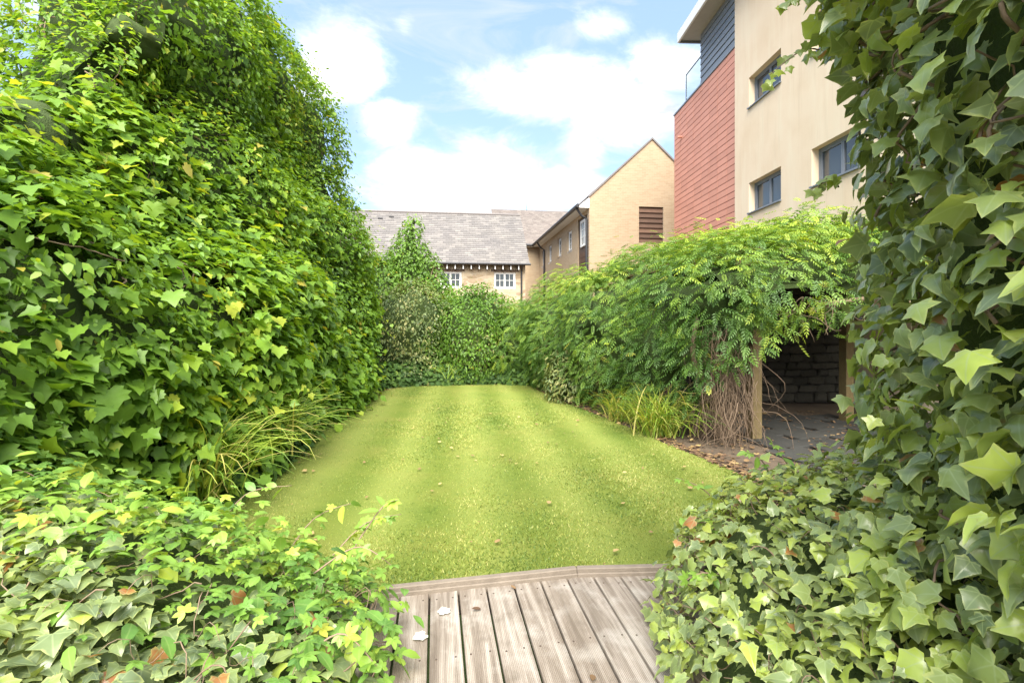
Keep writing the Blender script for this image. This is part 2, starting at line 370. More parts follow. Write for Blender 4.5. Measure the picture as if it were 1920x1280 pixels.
def dress(owner, surf, sp, n, smin, smax, depth=.12, upw=.5, rnd=.4, out=.35, parts=300, tint0=.35, tamp=.3, weight=None, tfn=None, seed=0, sfn=None, name='foliage', tip=(0, 0, -1), pn='leaf'):
    P, N = surf.sample(n, weight)
    off = rng.random(n) ** .8 * depth - .04 + np.where(rng.random(n) < .07, np.minimum(rng.exponential(depth * .5, n), depth * (.5 if sp == 'ivy' else .9)), 0)
    clump = fbm(P, 2.2, 2, seed)
    pos = P + N * (off + .08 * clump)[:, None]
    Rm = orient(N, upw, rnd, tip, out, .95 if sp in ('wisteria', 'akebia') else .55)
    Rm[:, :, 0] *= rng.uniform(.72, 1.15, n)[:, None]
    size = smin + (smax - smin) * rng.random(n) ** 1.3
    if sfn is not None: size = size * sfn(pos)
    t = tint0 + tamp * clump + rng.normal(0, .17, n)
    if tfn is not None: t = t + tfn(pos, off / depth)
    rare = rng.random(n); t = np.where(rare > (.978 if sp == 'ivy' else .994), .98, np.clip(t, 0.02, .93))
    return leaves(owner, sp, pos, Rm, size, t, parts, name, pn, .4 + np.clip(off / depth, 0, 1))
def core(owner, surf, inset, name='dark_core'):  # solid dark sheet added behind the leaves to block light
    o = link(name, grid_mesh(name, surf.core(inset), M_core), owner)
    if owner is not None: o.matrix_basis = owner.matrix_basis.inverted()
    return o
def stems(owner, surf, n, r=.006, ln=22, name='twigs', mat=None, off=.05, drift=(.6, .6)):
    mb = MB(); G = surf.G; N = surf.N; nu, nv = G.shape[:2]
    for _ in range(n):
        i, j = rng.uniform(0, nu - 1), rng.uniform(0, nv - 1); a = rng.uniform(0, 6.28); pts = []
        for q in range(ln):
            if not (0 <= i < nu - 1 and 0 <= j < nv - 1): break
            p = G[int(i), int(j)] * (1 - i % 1) + G[int(i) + 1, int(j)] * (i % 1); p = p + (G[int(i), int(j) + 1] - G[int(i), int(j)]) * (j % 1)
            pts.append(p + N[int(i), int(j)] * (off + .05 * math.sin(q * .6 + a)))
            a += rng.normal(0, .35); i += math.cos(a) * drift[0]; j += math.sin(a) * drift[1]
        if len(pts) > 4: mb.tube(pts, np.linspace(r, r * .4, len(pts)), 5)
    o = mb.build(name, mat or M_twig, owner, smooth=True); o['kind'] = 'stuff'
    if owner is not None: o.matrix_basis = owner.matrix_basis.inverted()
    return o
def sec(y, pts): return [(x, y, z) for x, z in pts]

# ================================================================== GROUND
m, k = newmat('ground_soil'); c = posco(k)
finish(k, k.mix(k.noise(c, 2.5, 6), (.06, .042, .028), (.13, .095, .06)), .95, k.noise(c, 25, 5), .8, .02)
mb = MB(); S_ = 400; q = 40
gx = np.concatenate([[-S_], np.linspace(-14, 14, 57), [S_]]); gy = np.concatenate([[-S_], np.linspace(-4, 40, 89), [S_]])
GX, GY = np.meshgrid(gx, gy, indexing='ij'); GZ = .02 * fbm(np.stack([GX, GY, GX * 0], -1), 1.2, 2) * (np.abs(GX) < 13) - .02
tag(link('ground', grid_mesh('ground', np.stack([GX, GY, GZ], -1), m)), 'bare brown soil around the lawn and under the shrubs', None, None, 'structure')
LAWN = np.array([(-1.0, 2.35), (-2.1, 3.0), (-2.5, 3.94), (-2.72, 5.3), (-2.92, 6.3), (-3.05, 7.5), (-3.08, 10), (-3.0, 11.1), (-2.6, 11.9), (-1, 12.3), (.4, 12.25), (.7, 11), (1.15, 9.5), (1.65, 7.9),
                 (1.98, 6.8), (2.2, 6), (2.42, 5.16), (2.3, 4.2), (1.8, 3.2), (1.2, 2.6), (0.2, 2.4)])
L2 = cr(np.vstack([LAWN, LAWN[:1]]), 160)[:-1]
L2 = L2 + .06 * np.stack([fbm(np.c_[L2, L2[:, 0] * 0], 3, 2, 1), fbm(np.c_[L2, L2[:, 0] * 0], 3, 2, 2)], -1)
m, k = newmat('lawn_turf'); c = posco(k)
px_, py_, _ = k.n('ShaderNodeSeparateXYZ', {0: c}).outputs
stripe = k.m('SINE', k.m('MULTIPLY', k.m('ADD', k.m('ADD', px_, k.m('MULTIPLY', py_, .10)), k.m('MULTIPLY', k.noise(c, .8, 2), .12)), 7.4))
col = k.ramp(k.noise(c, 1.1, 5, .6), [(.3, (.12, .175, .024)), (.5, (.175, .215, .034)), (.72, (.25, .24, .055))])
col = k.mix(k.m('MULTIPLY', k.m('ADD', stripe, 1), .25), col, (.36, .40, .10))
col = k.mix(k.m('MULTIPLY', k.noise(c, 60, 5, .7), .55), col, (.08, .13, .018))
finish(k, col, .85, k.noise(c, 90, 4, .7), .9, .02, .2)
ctr = np.array([-.3, 7.2]); rings = [ctr + (L2 - ctr) * f for f in (1, .85, .65, .4, .15)]
Gl = np.stack([np.vstack([r, r[:1]]) for r in rings], 1); 
Gl = np.concatenate([Gl, (.012 + .012 * fbm(np.c_[Gl.reshape(-1, 2), np.zeros(Gl.size // 2)], .9, 2)).reshape(*Gl.shape[:2], 1)], -1); Gl[:, 0, 2] -= .004
Gl = np.concatenate([Gl, np.broadcast_to(np.array([*ctr, .012]), (len(Gl), 1, 3))], 1)
lawn = tag(link('lawn', grid_mesh('lawn', Gl, m)), 'mown yellow-green lawn with faint mowing stripes', None, None, 'structure')
def in_poly(P, poly):
    x, y = P[:, 0], P[:, 1]; ins = np.zeros(len(P), bool); j = len(poly) - 1
    for i in range(len(poly)):
        a, b = poly[i], poly[j]; cnd = ((a[1] > y) != (b[1] > y)) & (x < (b[0] - a[0]) * (y - a[1]) / (b[1] - a[1] + 1e-12) + a[0]); ins ^= cnd; j = i
    return ins
# grass blades, denser near the deck
n = 215000; yy = 2.35 + 10 * rng.random(n) ** 1.9; P = np.c_[rng.uniform(-3.1, 2.6, n), yy]; P = P[in_poly(P, L2 * 1.0)]; n = len(P)
P3 = np.c_[P, np.full(n, .005)]; a = rng.uniform(0, 6.28, n); h = (.009 + .014 * rng.random(n)) * (1 + .4 * fbm(P3, 3, 2)); wd = .0032 + .0006 * P[:, 1]
dx = np.c_[np.cos(a), np.sin(a), a * 0]; lean = np.c_[rng.normal(0, .6, (n, 2)), np.ones(n)] * h[:, None]
V = np.stack([P3 - dx * wd[:, None], P3 + dx * wd[:, None], P3 + lean], 1).reshape(-1, 3)
st = np.sin((P[:, 0] + .10 * P[:, 1]) * 7.4 + 1.2)
tint = np.clip(.50 + .30 * fbm(P3, 1.1, 3, 4) + .18 * st + .28 * np.maximum(fbm(P3, .9, 2, 9), 0) + .22 * fbm(P3, 9, 2, 21) + rng.normal(0, .27, n), 0.01, .99)
o = link('grass', mesh_np('grass', V, np.arange(3 * n).reshape(-1, 3), {'tint': ('FLOAT', np.repeat(tint, 3)), 'luv': ('FLOAT_VECTOR', np.zeros((3 * n, 3)))}, LM['lawn']))
tag(o, 'short mown grass blades covering the lawn', 'grass', None, 'stuff')
# leaf litter on soil margins and lawn
def litter(name, P2, z, smin, smax, label, tint=(.1, .95)):
    n = len(P2); pos = np.c_[P2, np.full(n, z)]; Rm = orient(np.tile([0, 0, 1.], (n, 1)), 1.2, .3, (0, 0, 0), 0)
    o = leaves(None, 'litter', pos, Rm, rng.uniform(smin, smax, n), rng.uniform(*tint, n), 0, name); tag(o, label, 'leaf litter', None, 'stuff')
E = np.vstack([L2[[i]] + rng.normal(0, .10, (18, 2)) + unit(L2[[i]] - ctr) * .12 for i in range(len(L2)) if L2[i, 1] > 3])
PV = np.c_[rng.uniform(2.4, 5.4, 900), rng.uniform(4.6, 8.8, 900)]; PV = PV[~in_poly(PV, L2)]
litter('fallen_leaves', np.vstack([E[~in_poly(E, L2 * .99)], PV]), .012, .03, .075, 'brown fallen leaves scattered on soil along the lawn edge')
P = np.c_[rng.uniform(-2.9, 2.5, 170), 3 + 9 * rng.random(170)]; P = P[in_poly(P, L2)]
litter('fallen_leaves', P, .04, .025, .055, 'pale dry leaves scattered over the mown grass', (.6, .99))
# slabs under the pergola, their colour darkened to put in the recess shade
M_slab = m_noise('shade_dark_paving', (.028, .028, .025), (.055, .054, .048), 3, .8, .2, .005, rand=.4)
pv = link('paved_path', None); tag(pv, 'dark stone slabs with shade put in their colour under the wisteria pergola', None, None, 'structure')
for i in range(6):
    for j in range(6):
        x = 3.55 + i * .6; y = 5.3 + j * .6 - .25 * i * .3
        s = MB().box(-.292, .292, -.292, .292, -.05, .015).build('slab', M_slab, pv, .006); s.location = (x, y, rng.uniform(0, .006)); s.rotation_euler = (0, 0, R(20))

# ================================================================== DECK
m, k = newmat('deck_timber'); c = objco(k)
oi = k.n('ShaderNodeObjectInfo').outputs['Random']
cx, cy, cz = k.n('ShaderNodeSeparateXYZ', {0: c}).outputs
st = k.n('ShaderNodeCombineXYZ', {0: k.m('MULTIPLY', cx, 26.0), 1: k.m('MULTIPLY', cy, 1.4), 2: k.m('MULTIPLY', oi, 50)}).outputs[0]
g1 = k.noise(st, 1.0, 7, .62, .6)
pt = k.noise(k.n('ShaderNodeVectorMath', {0: c, 1: k.n('ShaderNodeCombineXYZ', {0: oi, 1: k.m('MULTIPLY', oi, 31), 2: 0}).outputs[0]}, operation='ADD').outputs[0], 5, 5, .6)
col = k.ramp(g1, [(.25, (.10, .08, .062)), (.45, (.22, .185, .15)), (.62, (.38, .335, .285)), (.8, (.60, .555, .50))])
col = k.mix(k.n('ShaderNodeMapRange', {'Value': pt, 'From Min': .5, 'From Max': .72, 'To Max': .65}).outputs[0], col, (.52, .49, .44))
col = k.mix(k.n('ShaderNodeMapRange', {'Value': pt, 'From Min': .42, 'From Max': .25, 'To Max': .6}).outputs[0], col, (.085, .07, .05))
rib = k.m('SINE', k.m('MULTIPLY', cx, 2 * math.pi / .0075))
groove = k.n('ShaderNodeMapRange', {'Value': rib, 'From Min': -1, 'From Max': -.2, 'To Min': .5, 'To Max': 0}).outputs[0]
col = k.mix(groove, col, (.16, .12, .09))
finish(k, k.mix(k.m('MULTIPLY', oi, .3), col, (.30, .24, .18)), .8, k.m('ADD', rib, k.m('MULTIPLY', g1, 1.5)), .5, .004, .25)
M_deck = m
M_kerb = m_noise('kerb_timber', (.13, .105, .08), (.26, .215, .17), 16, .8, .4)
deck = thing('timber_deck', 'weathered grooved timber deck leading to the lawn', None, (0, 0, 0)); deck['kind'] = 'structure'
ax = Vector((-.16, 1, 0)).normalized(); sd = Vector((ax.y, -ax.x, 0)); K0, K1, K2 = Vector((-.72, 2.52, 0)), Vector((.37, 2.735, 0)), Vector((1.3, 2.775, 0))
DZ = .2
M_screw = m_noise('rusty_screw', (.05, .035, .025), (.10, .07, .05), 60, .6)
SCREW = MB().tube([(0, 0, -.004), (0, 0, .0008)], .0048, 8).mesh('screw', M_screw)
for i in range(-9, 12):
    off = .012 + i * .152
    p = K1 + sd * off; a, b = (K0, K1) if off < 0 else (K1, K2)
    dd = (b - a); tpar = ((a - p).cross(dd)).z / (ax.cross(dd)).z
    e0, e1 = tpar, tpar; L = 4.2
    hw = .0705
    sl = dd.dot(ax) / dd.dot(sd)
    V = [(-hw, -L, -.028), (hw, -L, -.028), (hw, hw * sl, -.028), (-hw, -hw * sl, -.028)]
    o = MB().prism(V, (0, 0, .028)).build('plank', M_deck, deck, .0022)
    for dy in (-.07, -.52, -.97):
        for dxs in (-.042, .042):
            sc_ = link('screw', SCREW, o); sc_.location = (dxs + rng.uniform(-.004, .004), dy + dxs * sl + rng.uniform(-.006, .006), .0006)
    q = p + ax * tpar; o.location = (q.x, q.y, DZ + rng.uniform(-.002, .002)); o.rotation_euler = (0, 0, math.atan2(-ax.x, ax.y))
mb = MB().box(-2.6, 2.2, -2.5, 2.45, .02, .16); o = mb.build('joist_bed', M_core, deck)
for a, b in ((K0 + (K0 - K1) * .05, K1), (K1, K2)):
    d = (b - a).normalized(); nn = Vector((-d.y, d.x, 0)); ln = (b - a).length
    for (o0, o1, z0, z1) in ((.004, .042, -.2, .045), (.004 - .012, .004, -.03, .022)):
        mb = MB().prism([tuple(a + nn * o0 + Vector((0, 0, DZ + z0))), tuple(b + nn * o0 + Vector((0, 0, DZ + z0))), tuple(b + nn * o1 + Vector((0, 0, DZ + z0))), tuple(a + nn * o1 + Vector((0, 0, DZ + z0)))], (0, 0, z1 - z0))
        mb.build('edging_strip', M_kerb, deck, .004)
def one_leaf(name, x, y, z, s, rz, tint, label, sp='litter', ti=0):
    o = link(name, tint_mesh(sp, ti, tint)); o.location = (x, y, z); o.scale = (s,) * 3; o.rotation_euler = (R(8), R(-6), rz); tag(o, label, 'leaf', 'leaves dropped on the deck')
pale = m_noise('pale_leaf', (.62, .60, .48), (.75, .73, .62), 30, .6, .1)
for (x, y, s, rz, lab) in ((-.33, 2.38, .06, .4, 'pale cream leaf lying on deck planks close to the edging strip'), (-.40, 2.22, .065, 2.2, 'pale cream leaf lying further in along the deck plank')):
    V, T, L = TM['litter'][1]; o = link('dropped_leaf', mesh_np('dropped_leaf', V * [1, 1, .3], T, None, pale, True)); o.location = (x, y, .209); o.scale = (s,) * 3; o.rotation_euler = (0, 0, rz); tag(o, lab, 'leaf', 'leaves dropped on the deck')
one_leaf('dropped_leaf', -.155, 2.42, .208, .05, 1.9, 3, 'curled brown leaf on a deck plank below the edging')
one_leaf('dropped_leaf', .02, 2.6, .208, .035, .9, 9, 'small orange brown leaf against the timber edging')
one_leaf('dropped_leaf', .33, 1.97, .208, .05, 2.9, 8, 'orange brown leaf on the deck away from the edging')

# ================================================================== STONE HOUSE
A75 = R(7.5)
m, k = newmat('rubble_stone'); c = objco(k)
cs = k.n('ShaderNodeVectorMath', {0: c, 1: (2.6, 2.6, 7.5)}, operation='MULTIPLY').outputs[0]
vo = k.n('ShaderNodeTexVoronoi', {'Vector': cs, 'Scale': 1.0}); ed = k.n('ShaderNodeTexVoronoi', {'Vector': cs, 'Scale': 1.0}, feature='DISTANCE_TO_EDGE')
col = k.ramp(k.n('ShaderNodeSeparateXYZ', {0: vo.outputs['Color']}).outputs[0], [(0, (.25, .18, .11)), (.4, (.37, .29, .19)), (.75, (.43, .35, .24)), (1, (.31, .25, .185))])
col = k.mix(k.n('ShaderNodeMapRange', {'Value': ed.outputs[0], 'From Min': 0, 'From Max': .07, 'To Min': .7, 'To Max': 0}).outputs[0], col, (.40, .35, .26))
finish(k, col, .9, ed.outputs[0], .6, .03); M_rubble = m
def brick_mat(name, c1, c2, mortar, rot):
    m, k = newmat(name); c = objco(k); x, y, z = k.n('ShaderNodeSeparateXYZ', {0: c}).outputs
    vec = k.n('ShaderNodeCombineXYZ', {0: x if not rot else y, 1: z, 2: 0}).outputs[0]
    b = k.n('ShaderNodeTexBrick', {'Vector': vec, 'Color1': (*c1, 1), 'Color2': (*c2, 1), 'Mortar': (*mortar, 1), 'Scale': 1.0, 'Mortar Size': .006, 'Bias': -.2, 'Brick Width': .225, 'Row Height': .075})
    col = k.mix(k.m('MULTIPLY', k.noise(c, 1.3, 4), .5), b.outputs[0], (.39, .30, .19)); col = k.mix(k.m('MULTIPLY', k.noise(vec, 9, 4), .35), col, (.32, .21, .115))
    finish(k, col, .9, b.outputs['Fac'], .4, -.01); return m
M_brick_x = brick_mat('yellow_brick', (.42, .32, .205), (.33, .235, .14), (.43, .37, .29), False)
M_brick_y = brick_mat('yellow_brick_side', (.42, .32, .205), (.33, .235, .14), (.43, .37, .29), True)
M_slate = m_noise('slate', (.14, .125, .12), (.20, .18, .17), 1.2, .7, .2, .01, rand=0)
def slate_mat(name, a, b, cc):
    m, k = newmat(name); t = k.n('ShaderNodeAttribute', attribute_name='tint').outputs['Fac']; c = objco(k)
    col = k.ramp(t, [(0, a), (.6, b), (1, cc)]); col = k.mix(k.m('MULTIPLY', k.noise(c, .9, 5, .65), .6), col, (.18, .165, .14)); finish(k, col, .7, k.noise(c, 30, 3), .2, .01); return m
M_slates = slate_mat('roof_slates', (.095, .088, .09), (.135, .124, .122), (.19, .175, .165))
M_tiles = slate_mat('roof_tiles', (.11, .088, .08), (.15, .12, .108), (.19, .16, .142))
def slate_roof(name, parent, x0, x1, y0, z0, y1, z1, wdt, row, mat):
    """courses of lapped slates climbing from (y0,z0) to (y1,z1)"""
    ln = math.hypot(y1 - y0, z1 - z0); ty, tz = (y1 - y0) / ln, (z1 - z0) / ln; ny, nz = -tz, ty; Vs = []; tin = []
    if ny * (y1 - y0) > 0: ny, nz = -ny, -nz
    nr = int(ln / row); 
    for r in range(nr + 1):
        x = x0 - (wdt / 2 if r % 2 else 0)
        while x < x1:
            a, b = max(x + .003, x0), min(x + wdt - .003, x1); x += wdt
            if b - a < .02: continue
            s0 = r * row + rng.uniform(-.006, .006) ; s1 = min(s0 + row * 1.25, ln); l0 = .022 + rng.uniform(0, .006); l1 = .006
            s0 = max(s0, 0)
            for s_, l_ in ((s0, l0), (s1, l1)):
                for xx in (a, b): Vs.append((xx, y0 + ty * s_ + ny * l_, z0 + tz * s_ + nz * l_))
            for xx in (a, b): Vs.append((xx, y0 + ty * s0, z0 + tz * s0))
            tin += [rng.random()] * 6
    nS = len(Vs) // 6; b6 = (np.arange(nS) * 6)[:, None]
    Fq = np.vstack([b6 + [0, 1, 3, 2], b6 + [4, 5, 1, 0]])
    o = link(name, mesh_np(name, np.array(Vs), Fq, {'tint': ('FLOAT', np.array(tin))}, mat), parent); o['kind'] = 'stuff'; return o
def glass_mat():
    m, k = newmat('window_glass'); finish(k, (.05, .06, .065), .05, None, spec=.8); return m
M_glass = glass_mat()
M_lint = m_noise('dark_oak', (.055, .035, .025), (.12, .08, .055), 14, .75, .4)
def casement(parent, x, y, z0, z1, wd, nl, cols, rows, axis='x', mat=None, sill=True, face=-1, fw=.06):
    """a window set in a wall; axis x: faces -y at y ; axis y: faces -x at x"""
    fm = mat or M_white
    def bx(mb, a0, a1, d0, d1, zz0, zz1):
        return mb.box(x + a0, x + a1, y + d0, y + d1, zz0, zz1) if axis == 'x' else mb.box(x + d0, x + d1, y + a0, y + a1, zz0, zz1)
    win = bx(bx(bx(bx(MB(), -wd / 2, wd / 2, -.03, .06, z0, z0 + fw), -wd / 2, wd / 2, -.03, .06, z1 - fw, z1), -wd / 2, -wd / 2 + fw, -.03, .06, z0 + fw, z1 - fw), wd / 2 - fw, wd / 2, -.03, .06, z0 + fw, z1 - fw)
    wo = win.build('window', fm, parent)
    lw = (wd - 2 * fw) / nl
    for l in range(nl):
        a0 = -wd / 2 + fw + l * lw; sw = fw * .75
        mb = MB()
        bx(mb, a0 + .003, a0 + sw, -.02, .04, z0 + fw, z1 - fw); bx(mb, a0 + lw - sw, a0 + lw - .003, -.02, .04, z0 + fw, z1 - fw)
        bx(mb, a0 + sw, a0 + lw - sw, -.02, .04, z0 + fw, z0 + fw + sw); bx(mb, a0 + sw, a0 + lw - sw, -.02, .04, z1 - fw - sw, z1 - fw)
        for c_ in range(1, cols):
            t_ = a0 + sw + (lw - 2 * sw) * c_ / cols; bx(mb, t_ - .012, t_ + .012, -.015, .03, z0 + fw + sw, z1 - fw - sw)
        for r_ in range(1, rows):
            t_ = z0 + fw + sw + (z1 - z0 - 2 * fw - 2 * sw) * r_ / rows; bx(mb, a0 + sw, a0 + lw - sw, -.013, .028, t_ - .012, t_ + .012)
        mb.build('sash', fm, wo)
        bx(MB(), a0 + sw, a0 + lw - sw, .008, .016, z0 + fw + sw, z1 - fw - sw).build('pane', M_glass, wo)
    if sill: bx(MB(), -wd / 2 - .08, wd / 2 + .08, -.10, .05, z0 - .10, z0 - .003).build('sill', fm, wo)
    return wo
H1 = thing('stone_house', 'low rubble stone house with slate roof and small white casement windows', 'house', (.66, 24, 0), A75)
def wall_holes(x0, x1, z0, z1, y0, y1, holes):
    """wall slab (facing -y) pierced by rectangular holes, as strips"""
    mb = MB(); xs = sorted({x0, x1, *[h[0] for h in holes], *[h[1] for h in holes]})
    for a, b in zip(xs[:-1], xs[1:]):
        cuts = sorted([(h[2], h[3]) for h in holes if h[0] <= a and h[1] >= b]); z = z0
        for c0, c1 in cuts: mb.box(a, b, y0, y1, z, c0); z = c1
        mb.box(a, b, y0, y1, z, z1)
    return mb
EZ = 4.56
wins = [(-3.68, 1.08), (-1.02, 1.08), (-7.2, 1.08)]
wall_holes(-12, 0, 0, EZ + .12, 0, .45, [(x - w_ / 2, x + w_ / 2, 3.2, 4.03) for x, w_ in wins]).build('wall', M_rubble, H1)
MB().add([(0, .0, 0), (0, 5.2, 0), (0, 5.2, EZ), (0, 2.7, 7.25), (0, 0, EZ + .12)], [(0, 1, 2, 3, 4)]).build('end_wall', M_rubble, H1)
MB().box(-12, -.02, 4.9, 5.2, 0, EZ).build('rear_wall', M_rubble, H1)
MB().box(-12, -.03, .5, 4.88, 0, 3.0).build('floor_slab', M_lint, H1)
for x, w_ in wins:
    wo = casement(H1, x, .12, 3.2, 4.03, w_, 2, 2, 2)
    MB().box(x - w_ / 2 - .14, x + w_ / 2 + .14, -.02, .3, 4.035, 4.12).build('lintel', M_lint, wo)
roof = MB().add([(-12, -.36, EZ - .16), (.16, -.36, EZ - .16), (.10, 2.7, 7.38), (-12, 2.7, 7.38), (-12, 5.7, EZ - .16), (.16, 5.7, EZ - .16)], [(0, 1, 2, 3), (3, 2, 5, 4)]).build('roof', M_slate, H1)
slate_roof('slates', roof, -12, .16, -.38, EZ - .15, 2.7, 7.40, .30, .17, M_slates)
MB().tube([(-12, 2.7, 7.43), (.12, 2.7, 7.43)], .07, 8).build('ridge', M_slate, roof)
MB().tube([(-12, -.44, EZ - .19), (.2, -.44, EZ - .19)], .055, 8).build('gutter', M_black, H1)
MB().tube([(-.2, -.42, EZ - .2), (-.2, -.2, EZ - .36), (-.2, -.07, EZ - .5), (-.2, -.07, 0)], .04, 8).build('downpipe', M_black, H1)
for i in range(26):
    x = -.38 - i * .385
    b = MB().box(x - .023, x + .023, -.34, -.003, EZ - .44, EZ - .24).build('rafter_tail', M_lint, H1)
    MB().box(x - .024, x + .024, -.352, -.341, EZ - .45, EZ - .26).build('painted_end', M_white, b)
# two small roof vents
for x, z in ((-7.3, 6.92), (-6.75, 7.05)):
    y = -.36 + (z - EZ + .16) / (7.38 - EZ + .16) * 3.06; MB().box(x - .12, x + .12, y - .10, y + .02, z - .02, z + .05).build('roof_vent', M_black, roof, .01)

# ================================================================== BRICK HOUSE with gable
H2 = thing('brick_house', 'yellow brick house with tall gable and timber louvre panel', 'house', (3.36, 21, 0), A75)
GZ0, GZ1, GW, EV = 7.0, 9.62, 5.7, 6.62
LV = (2.25, 3.38, 5.05, 6.65)
wall_holes(0, GW, 0, GZ0, 0, .3, [LV]).build('gable_wall', M_brick_x, H2)
def gz(x): return GZ0 + (GZ1 - GZ0) * (1 - abs(x - GW / 2) / (GW / 2))
MB().prism([(0, 0, GZ0), (GW, 0, GZ0), (GW / 2, 0, GZ1)], (0, .3, 0)).build('gable_peak', M_brick_x, H2)
lv = MB().box(LV[0], LV[1], .12, .2, LV[2], LV[3]).build('louvre_panel', M_lint, H2)
M_wood = m_noise('aged_cedar', (.09, .05, .032), (.20, .11, .065), 5, .75, .3, rand=.6)
for i in range(7):
    z = LV[2] + .225 * i
    MB().prism([(LV[0] + .01, .03, z + .004), (LV[0] + .01, .10, z + .004), (LV[0] + .01, .118, z + .218), (LV[0] + .01, .085, z + .218)], (LV[1] - LV[0] - .02, 0, 0)).build('louvre_board', M_wood, lv)
SW = [(3.46, .85, 5.15, 6.15), (5.7, .85, 5.15, 6.15), (8.2, .85, 5.15, 6.15), (10.3, .85, 5.15, 6.15), (1.1, 1.55, 2.5, 6.35)]
mb = MB(); ys = sorted({0.3, 11.6, *[s[0] - s[1] / 2 for s in SW], *[s[0] + s[1] / 2 for s in SW]})
for a, b in zip(ys[:-1], ys[1:]):
    hs = [s for s in SW if s[0] - s[1] / 2 <= a + 1e-6 and s[0] + s[1] / 2 >= b - 1e-6]
    if hs: mb.box(0, .3, a, b, 0, hs[0][2]); mb.box(0, .3, a, b, hs[0][3], GZ0 - .02)
    else: mb.box(0, .3, a, b, 0, GZ0 - .02)
mb.build('side_wall', M_brick_y, H2)
for s in SW[:4]: casement(H2, .10, s[0], s[2], s[3], s[1], 1, 2, 3, 'y')
bay = MB().box(.05, .11, .335, 1.865, 2.5, 6.34).build('timber_bay', M_lint, H2)
for i in range(9): MB().box(.03, .05, .5, 1.7, 2.6 + i * .24, 2.82 + i * .24).build('bay_board', M_wood, bay)
casement(H2, .02, 1.05, 5.0, 6.2, .75, 1, 2, 3, 'y', sill=False)
MB().box(-3.0, 0, 11.6, 11.9, 0, GZ0 - .02).build('wing_wall', M_brick_x, H2)
roof = MB().add([(-.5, -.02, GZ0 - .40), (-.5, 11.2, GZ0 - .40), (GW / 2, 15, GZ1 + .06), (GW / 2, -.02, GZ1 + .06), (GW + .4, -.02, GZ0 - .31), (GW + .4, 15, GZ0 - .31)], [(0, 3, 2, 1), (3, 4, 5, 2)]).build('roof', M_slate, H2)
wing_roof = MB().add([(-3.0, 11.15, EV - .06), (-.35, 11.15, EV - .06), (3, 14.6, GZ1 + .05), (-3.0, 14.6, GZ1 + .05)], [(0, 1, 2, 3)]).build('wing_roof', M_slate, H2)
slate_roof('tiles', wing_roof, -3.0, 2.8, 11.12, EV - .04, 14.6, GZ1 + .07, .27, .17, M_tiles)
# verge, soffit box, gutters, pipes
for sx_ in (-1, 1):
    x0, x1 = (-.05, GW / 2) if sx_ < 0 else (GW / 2, GW + .05)
    za, zb = gz(x0), gz(x1)
    MB().prism([(x0, -.05, za + .0), (x1, -.05, zb + .0), (x1, -.05, zb + .09), (x0, -.05, za + .09)], (0, .2, 0)).build('verge_board', M_slate, roof)
MB().prism([(-.46, -.012, EV - .10), (-.004, -.012, EV - .10), (-.004, -.012, GZ0 - .02), (-.46, -.012, GZ0 - .40)], (0, .25, 0)).build('soffit_box', M_white, H2)
MB().box(-.46, -.004, .25, 11.3, EV - .10, EV - .0).build('soffit', M_white, H2)
MB().box(-3.0, -.47, 11.14, 11.59, EV - .10, EV - .0).build('soffit', M_white, H2)
MB().tube([(-.53, -.05, EV - .02), (-.53, 11.2, EV - .02)], .085, 8).build('gutter', M_black, H2)
MB().tube([(-.5, 11.07, EV - .02), (-3.0, 11.07, EV - .02)], .085, 8).build('gutter', M_black, H2)
for yy in (.16, 9.6):
    MB().tube([(-.53, yy, EV - .05), (-.53, yy, EV - .10), (-.3, yy, EV - .42), (-.08, yy, EV - .55), (-.08, yy, 0)], .055, 8).build('downpipe', M_black, H2)
ae = MB().tube([(-.4, 14.5, GZ1), (-.4, 14.5, GZ1 + 1.6)], .012, 5).build('aerial', M_black, H2)
MB().box(1.45, 1.462, -.004, .1, 0, 7.9).build('movement_joint', M_brick_y, H2)

# ================================================================== TALL BUILDING
H3 = thing('apartment_block', 'tall cream rendered apartment block with terracotta tiled bay and grey boarding', 'building', (6.37, 18.95, 0), R(2))
m, k = newmat('cream_render'); c = objco(k)
col = k.ramp(k.noise(c, .7, 6, .6), [(.3, (.69, .53, .36)), (.55, (.75, .60, .43)), (.75, (.74, .62, .45))])
streak = k.noise(k.n('ShaderNodeVectorMath', {0: c, 1: (3, 3, .35)}, operation='MULTIPLY').outputs[0], 1.3, 5, .6)
col = k.mix(k.n('ShaderNodeMapRange', {'Value': streak, 'From Min': .5, 'From Max': .72, 'To Max': .6}).outputs[0], col, (.78, .67, .50))
col = k.mix(k.n('ShaderNodeMapRange', {'Value': k.noise(k.n('ShaderNodeVectorMath', {0: c, 1: (5, 5, .25)}, operation='MULTIPLY').outputs[0], 1.9, 5, .6), 'From Min': .56, 'From Max': .78, 'To Max': .28}).outputs[0], col, (.50, .37, .22))
finish(k, col, .9, k.noise(c, 40, 4), .25, .01); M_render = m
M_terra = m_noise('terracotta', (.60, .27, .19), (.66, .31, .225), 3, .65, .1, .003, rand=.22)
M_board = m_noise('grey_boarding', (.17, .20, .24), (.22, .25, .29), 3, .5, .05, rand=.15)
M_joint = m_noise('joint_backing', (.13, .05, .035), (.16, .06, .04), 3, .9)
M_conc = m_noise('soffit_board', (.38, .36, .32), (.48, .46, .42), 5, .8, .1)
def yz_wall(x0, x1, ya, yb, z0, z1, holes):
    mb = MB(); ys = sorted({ya, yb, *[h[0] for h in holes], *[h[1] for h in holes]})
    for a, b in zip(ys[:-1], ys[1:]):
        z = z0
        for h in sorted([h for h in holes if h[0] <= a + 1e-6 and h[1] >= b - 1e-6], key=lambda h: h[2]): mb.box(x0, x1, a, b, z, h[2]); z = h[3]
        mb.box(x0, x1, a, b, z, z1)
    return mb
RT = 11.45; hol = []
